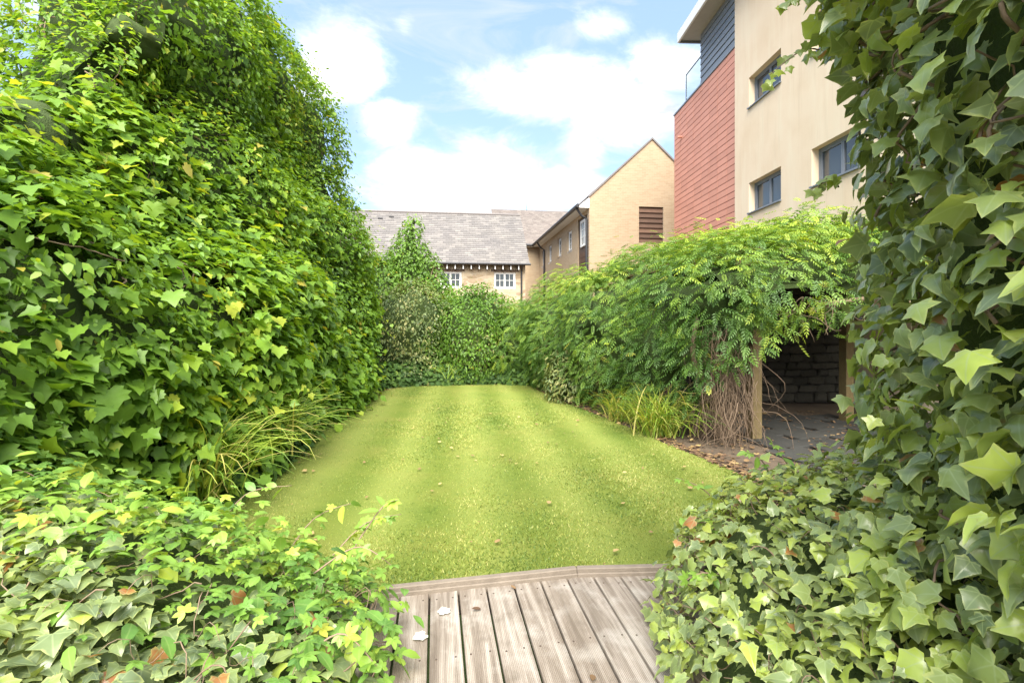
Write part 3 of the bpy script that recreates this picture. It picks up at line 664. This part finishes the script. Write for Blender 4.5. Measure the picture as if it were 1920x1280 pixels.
for ya, yb in ((-7.17, -5.68), (-9.75, -8.31), (-12.4, -10.96)):
    for zs in (1.7, 4.58, 7.46): hol.append((ya, yb, zs, zs + .82))
yz_wall(-.07, .30, -14, -4.9, 0, RT, hol).build('rendered_wall', M_render, H3)
for h in hol:
    wo = casement(H3, .12, (h[0] + h[1]) / 2, h[2], h[3], h[1] - h[0] - .004, 2, 1, 1, 'y', M_grey, False, fw=.055)
    MB().box(-.12, .10, h[0] - .02, h[1] + .02, h[2] - .035, h[2] - .003).build('sill', M_grey, wo)
MB().box(.302, 9, -14, -4.7, 0, RT - .01).build('inner_block', M_render, H3)
tb = MB().box(.012, 9, -4.897, 0, 0, 9.64).build('tiled_bay', M_joint, H3)
rows, cols_ = 30, 8; ph = .2; pw = 4.88 / cols_
pm = MB().box(0, .03, .010, pw - .010, .010, ph - .010).mesh('terracotta_tile', M_terra, .002)
for r in range(rows):
    for c_ in range(cols_):
        o = link('terracotta_tile', pm, tb); o.location = (-.003 + rng.uniform(-.001, .001), -4.885 + c_ * pw, 9.64 - (r + 1) * ph)
MB().box(-.005, .010, -4.88, 0, 0, 9.64 - rows * ph - .003).build('lower_tiling', M_terra, tb)
MB().box(0.0, 9, .001, .03, 0, 9.64).build('end_tiling', M_terra, tb)
MB().box(-.03, 9, -4.897, .06, 9.643, 9.70).build('coping', M_grey, tb)
MB().tube([(-.0, -.72, 8.55), (-.16, -.72, 8.53)], .045, 10).build('overflow_pipe', M_terra, tb)
gb = MB().box(.06, 9, -4.897, -2.38, 9.71, RT - .003).build('boarded_storey', M_slate, H3)
bz = (RT - 9.72) / 8
for i in range(8):
    MB().prism([(.0, -4.893, 9.72 + i * bz), (.058, -4.893, 9.72 + i * bz), (.058, -4.893, 9.72 + (i + 1) * bz - .012), (.025, -4.893, 9.72 + (i + 1) * bz - .012)], (0, 2.53, 0)).build('board', M_board, gb)
rf = MB().box(-.55, 9.4, -14.5, -1.95, RT, RT + .05).build('roof_soffit', M_conc, H3)
MB().box(-.62, -.552, -14.5, -1.9, RT - .06, RT + .28).build('fascia', M_white, rf)
MB().box(-.55, 9.4, -1.948, -1.88, RT - .06, RT + .28).build('fascia', M_grey, rf)
MB().box(-.5, 9.4, -14.5, -1.95, RT + .055, RT + .27).build('roof_deck', M_grey, rf)
m, k = newmat('clear_glass')
tb_ = k.n('ShaderNodeBsdfTransparent', {'Color': (.90, .95, .95, 1)}); gb_ = k.n('ShaderNodeBsdfGlossy', {'Roughness': .02}); 
k.n('ShaderNodeOutputMaterial', {0: k.n('ShaderNodeMixShader', {0: .10, 1: tb_.outputs[0], 2: gb_.outputs[0]}).outputs[0]}); M_clear = m
bal = MB().box(.08, .092, -2.3, -.95, 9.72, 10.75).build('balustrade_pane', M_clear, H3)
MB().box(.07, .102, -2.3, -.93, 10.751, 10.78).build('handrail', M_grey, bal); MB().box(.07, .10, -.95, -.92, 9.70, 10.75).build('rail_post', M_grey, bal)

# ================================================================== PERGOLA, stone wall
PG = thing('timber_pergola', 'weathered timber pergola posts and beams under wisteria', 'pergola', (3.36, 6.72, 0))
for x, y in ((0, 0), (2.1, 1.18), (-1.0, 3.3), (1.0, 3.6)):
    o = MB().box(-.075, .075, -.075, .075, -.05, 2.35).build('post', M_post, PG, .008); o.location = (x, y, 0); o.rotation_euler = (0, 0, R(12))
for a, b in (((-.3, -.15, 2.4), (3.4, 1.9, 2.4)), ((-1.0, 3.2, 2.4), (2.8, 4.0, 2.4)), ((0, -.2, 2.52), (-1.1, 3.6, 2.52)), ((2.1, .9, 2.52), (1.0, 4.0, 2.52))):
    a = Vector(a); b = Vector(b); d = (b - a).normalized(); nn = Vector((-d.y, d.x, 0)) * .04
    MB().prism([tuple(a - nn), tuple(b - nn), tuple(b + nn), tuple(a + nn)], (0, 0, .12)).build('beam', M_post, PG, .006)
SWL = thing('stone_wall', 'old rubble stone garden wall in shade behind the pergola', 'wall', (3.3, 9.5, 0), R(3))
M_stone = m_noise('shade_dark_stone', (.04, .037, .028), (.11, .10, .075), 6, .9, .7, .02, rand=.6)  # wall colours lowered so the shade of the recess is painted in
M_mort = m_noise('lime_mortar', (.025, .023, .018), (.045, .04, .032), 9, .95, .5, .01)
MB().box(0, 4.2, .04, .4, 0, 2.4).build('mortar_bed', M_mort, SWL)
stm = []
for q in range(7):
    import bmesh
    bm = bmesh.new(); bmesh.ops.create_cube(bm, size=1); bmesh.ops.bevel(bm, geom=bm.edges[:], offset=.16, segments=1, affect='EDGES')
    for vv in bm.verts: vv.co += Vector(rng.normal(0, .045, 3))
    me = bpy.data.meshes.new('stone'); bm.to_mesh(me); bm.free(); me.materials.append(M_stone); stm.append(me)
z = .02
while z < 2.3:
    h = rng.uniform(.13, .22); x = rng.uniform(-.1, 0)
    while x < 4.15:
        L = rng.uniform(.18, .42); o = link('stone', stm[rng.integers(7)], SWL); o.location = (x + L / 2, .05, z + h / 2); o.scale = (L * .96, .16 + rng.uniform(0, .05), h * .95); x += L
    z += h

# ================================================================== LEFT CLIMBER
secs = [sec(1.9, [(-2.75, -.1), (-2.85, .8), (-3.0, 1.6), (-3.2, 2.15), (-3.4, 2.45), (-3.9, 2.6), (-4.8, 2.5)]),
        sec(3.2, [(-2.75, -.1), (-2.85, .9), (-3.05, 1.8), (-3.3, 2.6), (-3.5, 3.1), (-4.1, 3.35), (-5.2, 3.2)]),
        sec(4.5, [(-2.8, -.1), (-2.92, 1), (-3.15, 2.1), (-3.4, 3.3), (-3.7, 4.2), (-4.3, 4.6), (-5.6, 4.5)]),
        sec(6, [(-2.95, -.1), (-3.05, 1.2), (-3.2, 2.6), (-3.4, 4.2), (-3.7, 5.7), (-4.3, 6.6), (-5.8, 6.9)]),
        sec(8, [(-3.1, -.1), (-3.15, 1.4), (-3.2, 3), (-3.3, 4.8), (-3.6, 6.5), (-4.4, 7.8), (-6, 8.2)]),
        sec(10, [(-3.15, -.1), (-3.12, 1.5), (-3.08, 3.1), (-3.2, 4.8), (-3.55, 6.4), (-4.4, 7.8), (-6, 8.3)]),
        sec(11.3, [(-3.25, -.1), (-3.25, 1.4), (-3.3, 2.9), (-3.55, 4.4), (-4.05, 5.8), (-4.8, 6.9), (-6.2, 7.4)]),
        sec(12.2, [(-3.9, -.1), (-4.0, 1.3), (-4.2, 2.6), (-4.5, 3.9), (-5.0, 5.1), (-5.6, 6), (-6.7, 6.6)])]
def gau(G, c, r, a): return a * np.exp(-np.sum(((G - np.array(c)) / np.array(r)) ** 2, -1))
def sst(x): x = np.clip(x, 0, 1); return x * x * (3 - 2 * x)
def exl(G):
    wz = .7 * fbm(G * [1, 1, .3], .55, 2, 6)
    led = .55 * sst((2.75 + wz - G[..., 2]) / .45) + .40 * sst((4.5 + wz * 1.3 - .05 * (G[..., 1] - 6) - G[..., 2]) / .5) - .80 - .12 * sst((1.2 - G[..., 2]) / .8)
    return led * (.55 + .45 * np.clip(10.5 - G[..., 1], 0, 1)) + gau(G, (-3.6, 5.9, 4.85), (.9, .75, .32), -.75) + gau(G, (-3.6, 6.2, 5.6), (.9, 1.1, .4), .35) + gau(G, (-3.3, 3.9, 3.2), (.8, .35, .25), -.4) + gau(G, (-3.4, 9.2, 4.4), (.8, .5, .6), -.3)
secs = [[(x - .28 * max(0, 1 - max(z, 0) / 2.4) , y, z) for x, y, z in q] for q in secs]
sv = Surf(secs, 150, 110, ((.50, .6), (.30, 1.6), (.12, 4.5)), 3, (1, 0, .4), exl)
vine = thing('climbing_vine', 'huge wall of lobed-leaf climbing vine towering over the lawn', 'climber')
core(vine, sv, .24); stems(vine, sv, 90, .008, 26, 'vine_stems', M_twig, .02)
big = lambda G: np.clip(.55 + 1.6 * fbm(G, .8, 2, 15) + .25 * (3 - G[..., 2]), .12, 1)
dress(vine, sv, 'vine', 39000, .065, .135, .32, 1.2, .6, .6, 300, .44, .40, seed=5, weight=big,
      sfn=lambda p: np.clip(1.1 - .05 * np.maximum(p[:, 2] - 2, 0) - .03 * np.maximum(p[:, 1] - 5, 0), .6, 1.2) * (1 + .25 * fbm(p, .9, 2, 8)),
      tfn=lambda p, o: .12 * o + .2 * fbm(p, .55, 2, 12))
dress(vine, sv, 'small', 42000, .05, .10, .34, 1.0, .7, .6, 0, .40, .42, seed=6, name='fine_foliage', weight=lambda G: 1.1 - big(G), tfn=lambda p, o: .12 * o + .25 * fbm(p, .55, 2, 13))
# dark ivy skirt on the far end
secs = [[(-3.12, 6.9 + t * 1.15, 0) if q == 0 else (-3.16 - .05 * q, 6.9 + t * 1.15, h) for q, h in enumerate((0, .5, 1.0, 1.6, 2.2, 2.6))] for t in (0, 1, 2, 3, 4)]
si = Surf(secs, 70, 40, ((.14, 1.2), (.06, 4)), 11, (1, 0, .2))
ivd = thing('ivy_curtain', 'dark glossy ivy hanging at the foot of the towering vine', 'ivy')
core(ivd, si, .1); dress(ivd, si, 'ivy_dark', 6500, .07, .12, .14, .35, .3, .35, 300, .35, .3, seed=14, weight=lambda G: np.where(G[..., 2] > 1.3 + .8 * fbm(G, 1, 2, 3), .15, 1))

# ================================================================== BACK HEDGE
HB = thing('mixed_hedge', 'dense green hedge closing the far end of the garden', 'hedge')
sh = Surf([[(x, 13.4 + dy, z) for z, dy in ((0, -.2), (.7, -.3), (1.3, -.25), (1.9, -.1), (2.15, .2), (2.1, .8))] for x in (-5.2, -4, -2.8, -1.6, -.4, .8, 2.0)], 60, 30, ((.2, 1), (.1, 3)), 21, (0, -1, .4))
core(HB, sh, .15); dress(HB, sh, 'small', 9000, .06, .10, .2, .6, .4, .4, 0, .30, .3, seed=22)
def shrub(name, label, cat, c, r, sp, n, s0, s1, seed, tint0=.35, parts=0, taper=0, upw=.6, depth=.2, zmin=-.95, group=None, nm='crown', **kw):
    t = thing(name, label, cat, (c[0], c[1], 0), 0, group); s = blob(c, r, seed=seed, taper=taper, zmin=zmin, bumps=((.2, 1.2), (.2, 2.6)) if taper > .5 else ((.42, 1.2), (.28, 2.6)))
    mb = MB()
    for a in range(4):
        an = a * 1.6 + seed; mb.tube([(0, 0, -.05), (.1 * math.cos(an), .1 * math.sin(an), c[2] * .5), (r[0] * .5 * math.cos(an), r[1] * .5 * math.sin(an), c[2] + r[2] * .4)], [.04, .03, .012], 6)
    mb.build('trunk', M_twig, t, smooth=True)
    core(t, s, .16); dress(t, s, sp, n, s0, s1, depth, upw, .45, .4, parts, tint0, .3, seed=seed, name=nm, **kw); return t
shrub('vine_clad_tree', 'pointed cone of vine rising in front of the slate roof', 'tree', (-2.95, 14.2, 2.3), (1.5, 1.1, 2.3), 'small', 11000, .08, .13, 31, .35, 0, .95, .7, .22)
shrub('vine_clad_tree', 'lower shoulder of vine leaning against the pointed cone', 'tree', (-3.75, 13.7, 1.9), (.85, .8, 1.75), 'small', 6000, .07, .13, 32, .40, 0, .4)
shrub('variegated_shrub', 'olive and cream variegated shrub below the pointed vine cone', 'shrub', (-2.75, 12.75, 1.25), (1.0, .6, 1.3), 'varieg', 8000, .06, .11, 33, .35, 0, .2)
shrub('round_bush', 'rounded dark green bush under the stone house windows', 'shrub', (-1.0, 12.95, 1.3), (1.05, .7, 1.3), 'small', 9000, .06, .11, 34, .22, 0, .1)
shrub('green_shrub', 'loose green shrub between variegated shrub and rounded bush', 'shrub', (-1.95, 12.9, .95), (.65, .55, 1.0), 'small', 4000, .06, .11, 35, .28)
shrub('green_shrub', 'leafy green shrub beside the rounded bush near the brick house corner', 'shrub', (.15, 12.8, 1.0), (.8, .6, 1.1), 'wisteria', 2000, .15, .24, 36, .48)
shrub('variegated_shrub', 'small gold variegated shrub low in front of the rounded bush', 'shrub', (-.75, 12.45, .85), (.75, .3, .5), 'varieg', 1300, .05, .085, 37, .55)
shrub('variegated_shrub', 'pale yellow variegated shrub at the lawn edge under the wisteria', 'shrub', (1.28, 10.0, .62), (.55, .5, .68), 'varieg', 4200, .07, .11, 38, .5)
shrub('variegated_shrub', 'cream leaved shrub tucked between wisteria and the far ivy bank', 'shrub', (1.0, 11.3, 1.0), (.45, .45, .6), 'varieg', 2200, .06, .10, 39, .45)
ib = thing('ivy_bank', 'low bank of ivy along the far lawn edge', 'ivy')
path = [(-3.3, 11.1), (-2.95, 11.8), (-2.0, 12.25), (-.9, 12.45), (.2, 12.4), (.8, 12.0)]
sb = Surf([[(x, y + dy, z) for z, dy in ((0, -.05), (.22, -.08), (.42, .05), (.55, .3), (.55, .6))] for x, y in path], 70, 20, ((.1, 1.5), (.05, 4)), 41, (0, -1, .6))
core(ib, sb, .08); dress(ib, sb, 'ivy_dark', 3600, .075, .125, .14, .6, .35, .4, 300, .5, .3, seed=42)

# ================================================================== WISTERIA
secs = [sec(12.7, [(1.4, .1), (1.3, .7), (1.3, 1.3), (1.5, 1.9), (1.9, 2.25), (2.7, 2.45), (4.2, 2.4)]),
        sec(11.5, [(1.0, .1), (.82, .8), (.8, 1.6), (1.0, 2.25), (1.45, 2.65), (2.4, 2.75), (4.2, 2.7)]),
        sec(10, [(1.6, .2), (1.3, .9), (1.15, 1.7), (1.35, 2.35), (1.85, 2.75), (2.8, 2.9), (4.6, 2.8)]),
        sec(8.5, [(2.15, .2), (1.85, .95), (1.7, 1.7), (1.8, 2.35), (2.35, 2.85), (3.3, 3.05), (5.2, 3.0)]),
        sec(7.4, [(2.65, .55), (2.35, 1.1), (2.15, 1.75), (2.25, 2.35), (2.8, 2.85), (3.8, 3.05), (5.6, 3.05)]),
        sec(6.6, [(2.95, .95), (2.7, 1.35), (2.55, 1.9), (2.65, 2.4), (3.1, 2.78), (4.2, 2.95), (5.8, 3.0)]),
        sec(6.1, [(3.3, 1.55), (3.12, 1.75), (3.02, 2.05), (3.15, 2.35), (3.6, 2.6), (4.4, 2.75), (5.8, 2.8)])]
secs = [[(x, y, z - .16 * max(0, z - 1.4)) for x, y, z in q] for q in secs]
s1 = Surf(secs, 100, 70, ((.50, .85), (.30, 1.9), (.10, 5)), 51, (-1, 0, .5))
s2 = Surf([[(x, y, z + dz) for y, z in ((6.6, 2.2), (6.15, 2.15), (5.95, 2.3), (6.05, 2.5), (6.4, 2.85), (7.3, 3.0), (9.4, 3.05), (10.3, 2.2))] for x, dz in ((2.75, -.34), (3.25, -.22), (3.8, -.18), (4.6, -.15), (5.6, -.12), (6.5, -.1))], 50, 60, ((.18, .9), (.1, 2.4)), 52, (0, -1, .6))  # unseen back edge of canopy brought down to block light from behind
wis = thing('wisteria', 'bright green wisteria smothering the pergola along the lawn', 'climber')
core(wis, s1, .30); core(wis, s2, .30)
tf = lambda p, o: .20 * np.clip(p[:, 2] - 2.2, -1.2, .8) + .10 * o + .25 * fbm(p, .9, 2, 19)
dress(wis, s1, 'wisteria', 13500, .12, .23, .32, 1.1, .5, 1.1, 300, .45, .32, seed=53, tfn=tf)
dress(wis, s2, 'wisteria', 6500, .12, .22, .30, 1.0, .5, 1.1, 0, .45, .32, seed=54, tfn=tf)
# dry stems hanging round the first post
mb = MB()
for i in range(300):
    a = rng.uniform(0, 6.28); x0 = 2.86 + rng.normal(0, .15); y0 = 6.5 + rng.normal(0, .13); z0 = rng.uniform(.4, 1.6)
    p = np.array([x0, y0, z0]); pts = [p]; d = np.array([rng.normal(0, .25), rng.normal(0, .25), -1.0]); L = int(rng.integers(6, 14))
    for q in range(L):
        d = d + rng.normal(0, .26, 3) + np.array([(2.86 - p[0]) * .25, (6.5 - p[1]) * .25, -.16]); d = d / np.linalg.norm(d); p = p + d * .13
        if p[2] < .03: p = p.copy(); p[2] = .03 + rng.uniform(0, .02); d[2] = .1; pts.append(p); break
        pts.append(p)
    mb.tube(pts, np.linspace(.0042, .0015, len(pts)) * rng.uniform(.5, 1.6), 4)
o = mb.build('dry_stems', M_dry, wis, smooth=True); o['kind'] = 'stuff'
mb = MB()
for i in range(26):
    x0 = rng.uniform(3.3, 4.6); p = np.array([x0, 6.15 + rng.normal(0, .12), rng.uniform(1.7, 1.95)]); pts = [p]; d = np.array([rng.normal(0, .8), rng.normal(0, .3), -.5])
    for q in range(7): d = d + rng.normal(0, .3, 3); d /= np.linalg.norm(d); p = p + d * .07; pts.append(p)
    mb.tube(pts, np.linspace(.006, .002, len(pts)), 4)
o = mb.build('hanging_twigs', M_dry, wis, smooth=True); o['kind'] = 'stuff'
for pts, r in (([(3.0, 6.75, 0), (2.85, 6.7, .5), (3.1, 6.65, 1.0), (2.95, 6.7, 1.6), (3.2, 6.6, 2.3)], .05), ([(2.7, 7.2, 0), (2.85, 7.1, .6), (2.65, 7.1, 1.2), (2.9, 7.2, 2.2)], .04), ([(4.0, 6.2, 1.85), (4.5, 6.05, 1.92), (5.0, 6.1, 1.86), (5.6, 6.2, 2.0)], .03)):
    MB().tube([tuple(p) for p in cr(np.array(pts), 16)], r, 8).build('stem', M_twig, wis, smooth=True)

# ================================================================== SEDGE CLUMPS
def sedge(c, n, ln, spread, label, seed, dry=.15):
    V, Fc, tt = [], [], []; g = np.random.default_rng(seed)
    for i in range(n):
        a = g.uniform(0, 6.28); L = ln * g.uniform(.55, 1.1); w_ = g.uniform(.005, .010); e = g.uniform(.75, 1.45); b0 = np.array([g.normal(0, spread * .3), g.normal(0, spread * .3), 0]); side = np.array([-math.sin(a), math.cos(a), 0]); dr = np.array([math.cos(a), math.sin(a), 0])
        p = b0.copy(); base = len(V); t_ = .97 if g.random() < dry else np.clip(g.normal(.62, .2), 0, .9); S = 7
        for q in range(S + 1):
            ww = w_ * (1 - (q / S) ** 2 * .9); V += [p - side * ww, p + side * ww + np.array([0, 0, .002])]; tt += [t_, t_]
            p = p + (dr * math.cos(e) + np.array([0, 0, math.sin(e)])) * L / S; e -= g.uniform(.12, .46) * 7 / S * (.4 + q / S)
            if p[2] < .02: p[2] = .02
        for q in range(S): Fc.append((base + 2 * q, base + 2 * q + 1, base + 2 * q + 3, base + 2 * q + 2))
    t = thing('sedge_clump', label, 'grass clump', c)
    o = link('blades', mesh_np('blades', np.array(V), Fc, {'tint': ('FLOAT', np.array(tt)), 'luv': ('FLOAT_VECTOR', np.zeros((len(V), 3)))}, LM['grass'], True), t); o['kind'] = 'stuff'
sedge((2.12, 6.98, 0), 420, 1.0, .42, 'arching green sedge clump below the wisteria at the lawn edge', 1)
sedge((1.78, 8.0, 0), 150, .8, .3, 'smaller straw tipped sedge clump behind the big arching sedge', 2, .4)
sedge((-2.8, 5.3, 0.15), 380, 1.15, .45, 'lime green sedge clump spilling from the vine onto the lawn', 3, .12)
sedge((-2.6, 4.0, 0.2), 200, 1.0, .35, 'thin yellow green sedge clump between vine and leafy akebia', 4, .2)
sedge((-1.6, 12.2, .2), 60, .7, .4, 'wispy grass tuft growing in the far ivy bank', 6, .3)
# low filler plants at the foot of the vine
lf = thing('low_ivy', 'ivy and low leaves tumbling under the lime sedge clump', 'ivy')
sl = Surf([[(x - .2 + dx, y, z) for z, dx in ((0, .12), (.25, .1), (.5, 0), (.75, -.2), (.9, -.5))] for x, y in ((-2.5, 3.6), (-2.55, 4.4), (-2.6, 5.3), (-2.72, 6.2), (-2.95, 7.2))], 50, 20, ((.14, 1.3), (.06, 4)), 61, (1, 0, .5))
core(lf, sl, .1); dress(lf, sl, 'ivy_dark', 2600, .08, .13, .18, .6, .45, .4, 300, .55, .3, seed=62)

# ================================================================== RIGHT IVY WALL (near)
pth = [(.97, .25), (1.0, .8), (1.1, 1.3), (1.24, 1.7), (1.42, 2.0), (1.85, 2.2), (2.8, 2.25)]
lv_ = [(0, .12), (.6, .18), (1.2, .25), (1.8, .20), (2.4, .11), (3.0, .02), (3.7, -.06)]
si = Surf([[(x + dx, y, z) for z, dx in lv_] for x, y in pth], 90, 90, ((.10, 1.5), (.06, 3.5)), 71, (-1, -.3, 0))
ivw = thing('ivy_wall', 'tall wall of large cream-edged ivy leaves with bare twining stems', 'ivy')
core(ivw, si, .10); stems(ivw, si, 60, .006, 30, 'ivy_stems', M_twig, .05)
dress(ivw, si, 'ivy', 7800, .042, .10, .20, .85, .6, .6, 300, .66, .36, seed=72, tip=(0, -.2, -.9))
# sprigs reaching out against the building
mb = MB(); sp_pos = []
for (a, b, cc) in (((1.3, 1.95, 2.72), (1.18, 1.95, 2.74), (1.02, 1.92, 2.62)), ((1.3, 1.95, 2.85), (1.2, 1.9, 2.93), (1.06, 1.88, 2.88)), ((1.35, 2.0, 2.2), (1.27, 1.95, 2.22), (1.2, 1.93, 2.15))):
    pts = cr(np.array([a, b, cc]), 9); mb.tube([tuple(p) for p in pts], np.linspace(.004, .0015, 9), 5); sp_pos += [p + rng.normal(0, .012, 3) for p in pts[2:] for _ in range(2)]
mb.build('stem', M_twig, ivw, smooth=True)
sp_pos = np.array(sp_pos); n = len(sp_pos)
for p, Rm, s, t in zip(sp_pos, orient(np.tile([-.3, -.8, .2], (n, 1)), .4, .5), rng.uniform(.03, .05, n), rng.uniform(.7, .92, n)):
    o = link('leaf', tint_mesh('ivy', int(rng.integers(4)), int(t * 16)), ivw); o.matrix_basis = Matrix(np.vstack([np.c_[Rm * s, p], [0, 0, 0, 1]]).tolist())
# ================================================================== RIGHT HEAP
secs = [sec(.7, [(.6, .2), (.72, .35), (.9, .5), (1.1, .6), (1.5, .7), (2.4, .8)]),
        sec(1.3, [(.64, .2), (.74, .36), (.93, .52), (1.15, .64), (1.55, .76), (2.4, .85)]),
        sec(1.9, [(.70, .2), (.78, .36), (.97, .54), (1.2, .68), (1.6, .8), (2.4, .9)]),
        sec(2.45, [(.84, .2), (.9, .36), (1.05, .52), (1.32, .68), (1.7, .82), (2.4, .9)]),
        sec(2.85, [(1.05, .1), (1.1, .26), (1.22, .4), (1.45, .55), (1.8, .7), (2.5, .8)]),
        sec(3.15, [(1.3, 0), (1.35, .06), (1.45, .14), (1.65, .24), (1.95, .34), (2.5, .4)])]
sr = Surf(secs, 70, 50, ((.10, 1.6), (.05, 4)), 81, (-.5, 0, 1))
ivr = thing('ivy_mound', 'mound of small lime and cream ivy spilling over the deck below the ivy wall', 'ivy')
core(ivr, sr, .08); stems(ivr, sr, 60, .003, 26, 'ivy_stems', M_dry, .05)
dress(ivr, sr, 'ivy', 4800, .032, .075, .16, .9, .7, .6, 300, .70, .30, seed=82, tip=(-.4, -.3, -.4))
# sprigs at its lawn side edge
def sprigs(owner, starts, sp, s0, s1, n_each, tint, name='stem'):
    for a, b, cc in starts:
        pts = cr(np.array([a, b, cc], float), 12); MB().tube([tuple(p) for p in pts], np.linspace(.005, .0015, 12), 5).build(name, M_twig, owner, smooth=True)
        for q in range(n_each):
            p = pts[int(3 + 8.9 * q / n_each)]; Rm = orient(np.array([[0, -.3, .6]]), .6, .5, (rng.normal(0, .6), -.2, rng.normal(0, .4)), 0)[0]
            o = link('leaf', tint_mesh(sp, int(rng.integers(len(TM[sp]))), int(np.clip(rng.normal(tint, .12), 0, .93) * 16)), owner); s = rng.uniform(s0, s1)
            o.matrix_basis = Matrix(np.vstack([np.c_[Rm * s, p], [0, 0, 0, 1]]).tolist())
sprigs(ivr, [((1.25, 2.7, .5), (1.1, 2.75, .68), (.95, 2.8, .74)), ((1.1, 2.5, .45), (1.0, 2.45, .62), (.84, 2.4, .62)), ((1.0, 2.1, .4), (.86, 2.1, .55), (.75, 2.1, .52)), ((1.5, 2.7, .65), (1.4, 2.7, .86), (1.3, 2.7, .92)), ((1.6, 2.6, .7), (1.5, 2.7, .9), (1.47, 2.75, .96))], 'akebia', .05, .085, 9, .65)
# ================================================================== LEFT HEAP
secs = [sec(.7, [(-.5, .2), (-.62, .36), (-.85, .5), (-1.2, .58), (-1.8, .68), (-3.2, .8)]),
        sec(1.3, [(-.5, .2), (-.62, .35), (-.85, .48), (-1.2, .58), (-1.8, .70), (-3.2, .85)]),
        sec(1.9, [(-.54, .2), (-.64, .34), (-.87, .46), (-1.25, .57), (-1.9, .80), (-3.2, 1.05)]),
        sec(2.4, [(-.74, .2), (-.84, .27), (-1.05, .33), (-1.4, .42), (-1.95, .66), (-3.2, 1.0)]),
        sec(2.8, [(-1.2, .03), (-1.25, .08), (-1.4, .14), (-1.65, .22), (-2.05, .45), (-3.2, .85)]),
        sec(3.2, [(-1.7, -.05), (-1.75, -.02), (-1.85, .03), (-2.05, .1), (-2.4, .2), (-3.2, .4)])]
sL = Surf(secs, 80, 60, ((.10, 1.5), (.05, 4)), 91, (.5, 0, 1))
ivl = thing('ivy_mound', 'mound of grey green ivy leaves spilling over the deck below the akebia', 'ivy')
core(ivl, sL, .08); stems(ivl, sL, 40, .0028, 26, 'ivy_stems', M_dry, .05)
mixf = lambda G: 1 / (1 + np.exp((G[..., 1] - 1.85 + .35 * fbm(G, 1.5, 2, 4) + .25 * (G[..., 0] + 1.2)) * 9))
dress(ivl, sL, 'ivy', 3900, .042, .088, .12, 1.1, .6, .5, 300, .50, .25, seed=92, tip=(.4, -.4, -.3), weight=lambda G: .12 + mixf(G))
akb = thing('akebia', 'yellow green akebia with rounded leaflets sprawling behind the ivy mound', 'climber')
stems(akb, sL, 30, .0025, 22, 'akebia_stems', M_twig, .05)
dress(akb, sL, 'akebia', 3000, .055, .115, .20, 1.0, .6, .6, 300, .55, .3, seed=93, tip=(.4, -.3, .1), weight=lambda G: .06 + 1 - mixf(G))
sprigs(akb, [((-1.0, 2.5, .35), (-.8, 2.6, .55), (-.6, 2.62, .6)), ((-1.35, 2.6, .15), (-1.15, 2.75, .5), (-.92, 2.85, .58)), ((-.9, 2.2, .5), (-.7, 2.2, .62), (-.52, 2.15, .55)), ((-1.8, 2.7, .2), (-1.6, 2.85, .6), (-1.32, 2.9, .66)), ((-.75, 1.7, .45), (-.6, 1.7, .55), (-.47, 1.68, .45)), ((-.8, 2.4, .5), (-.66, 2.45, .7), (-.58, 2.45, .74))], 'akebia', .07, .11, 8, .72)
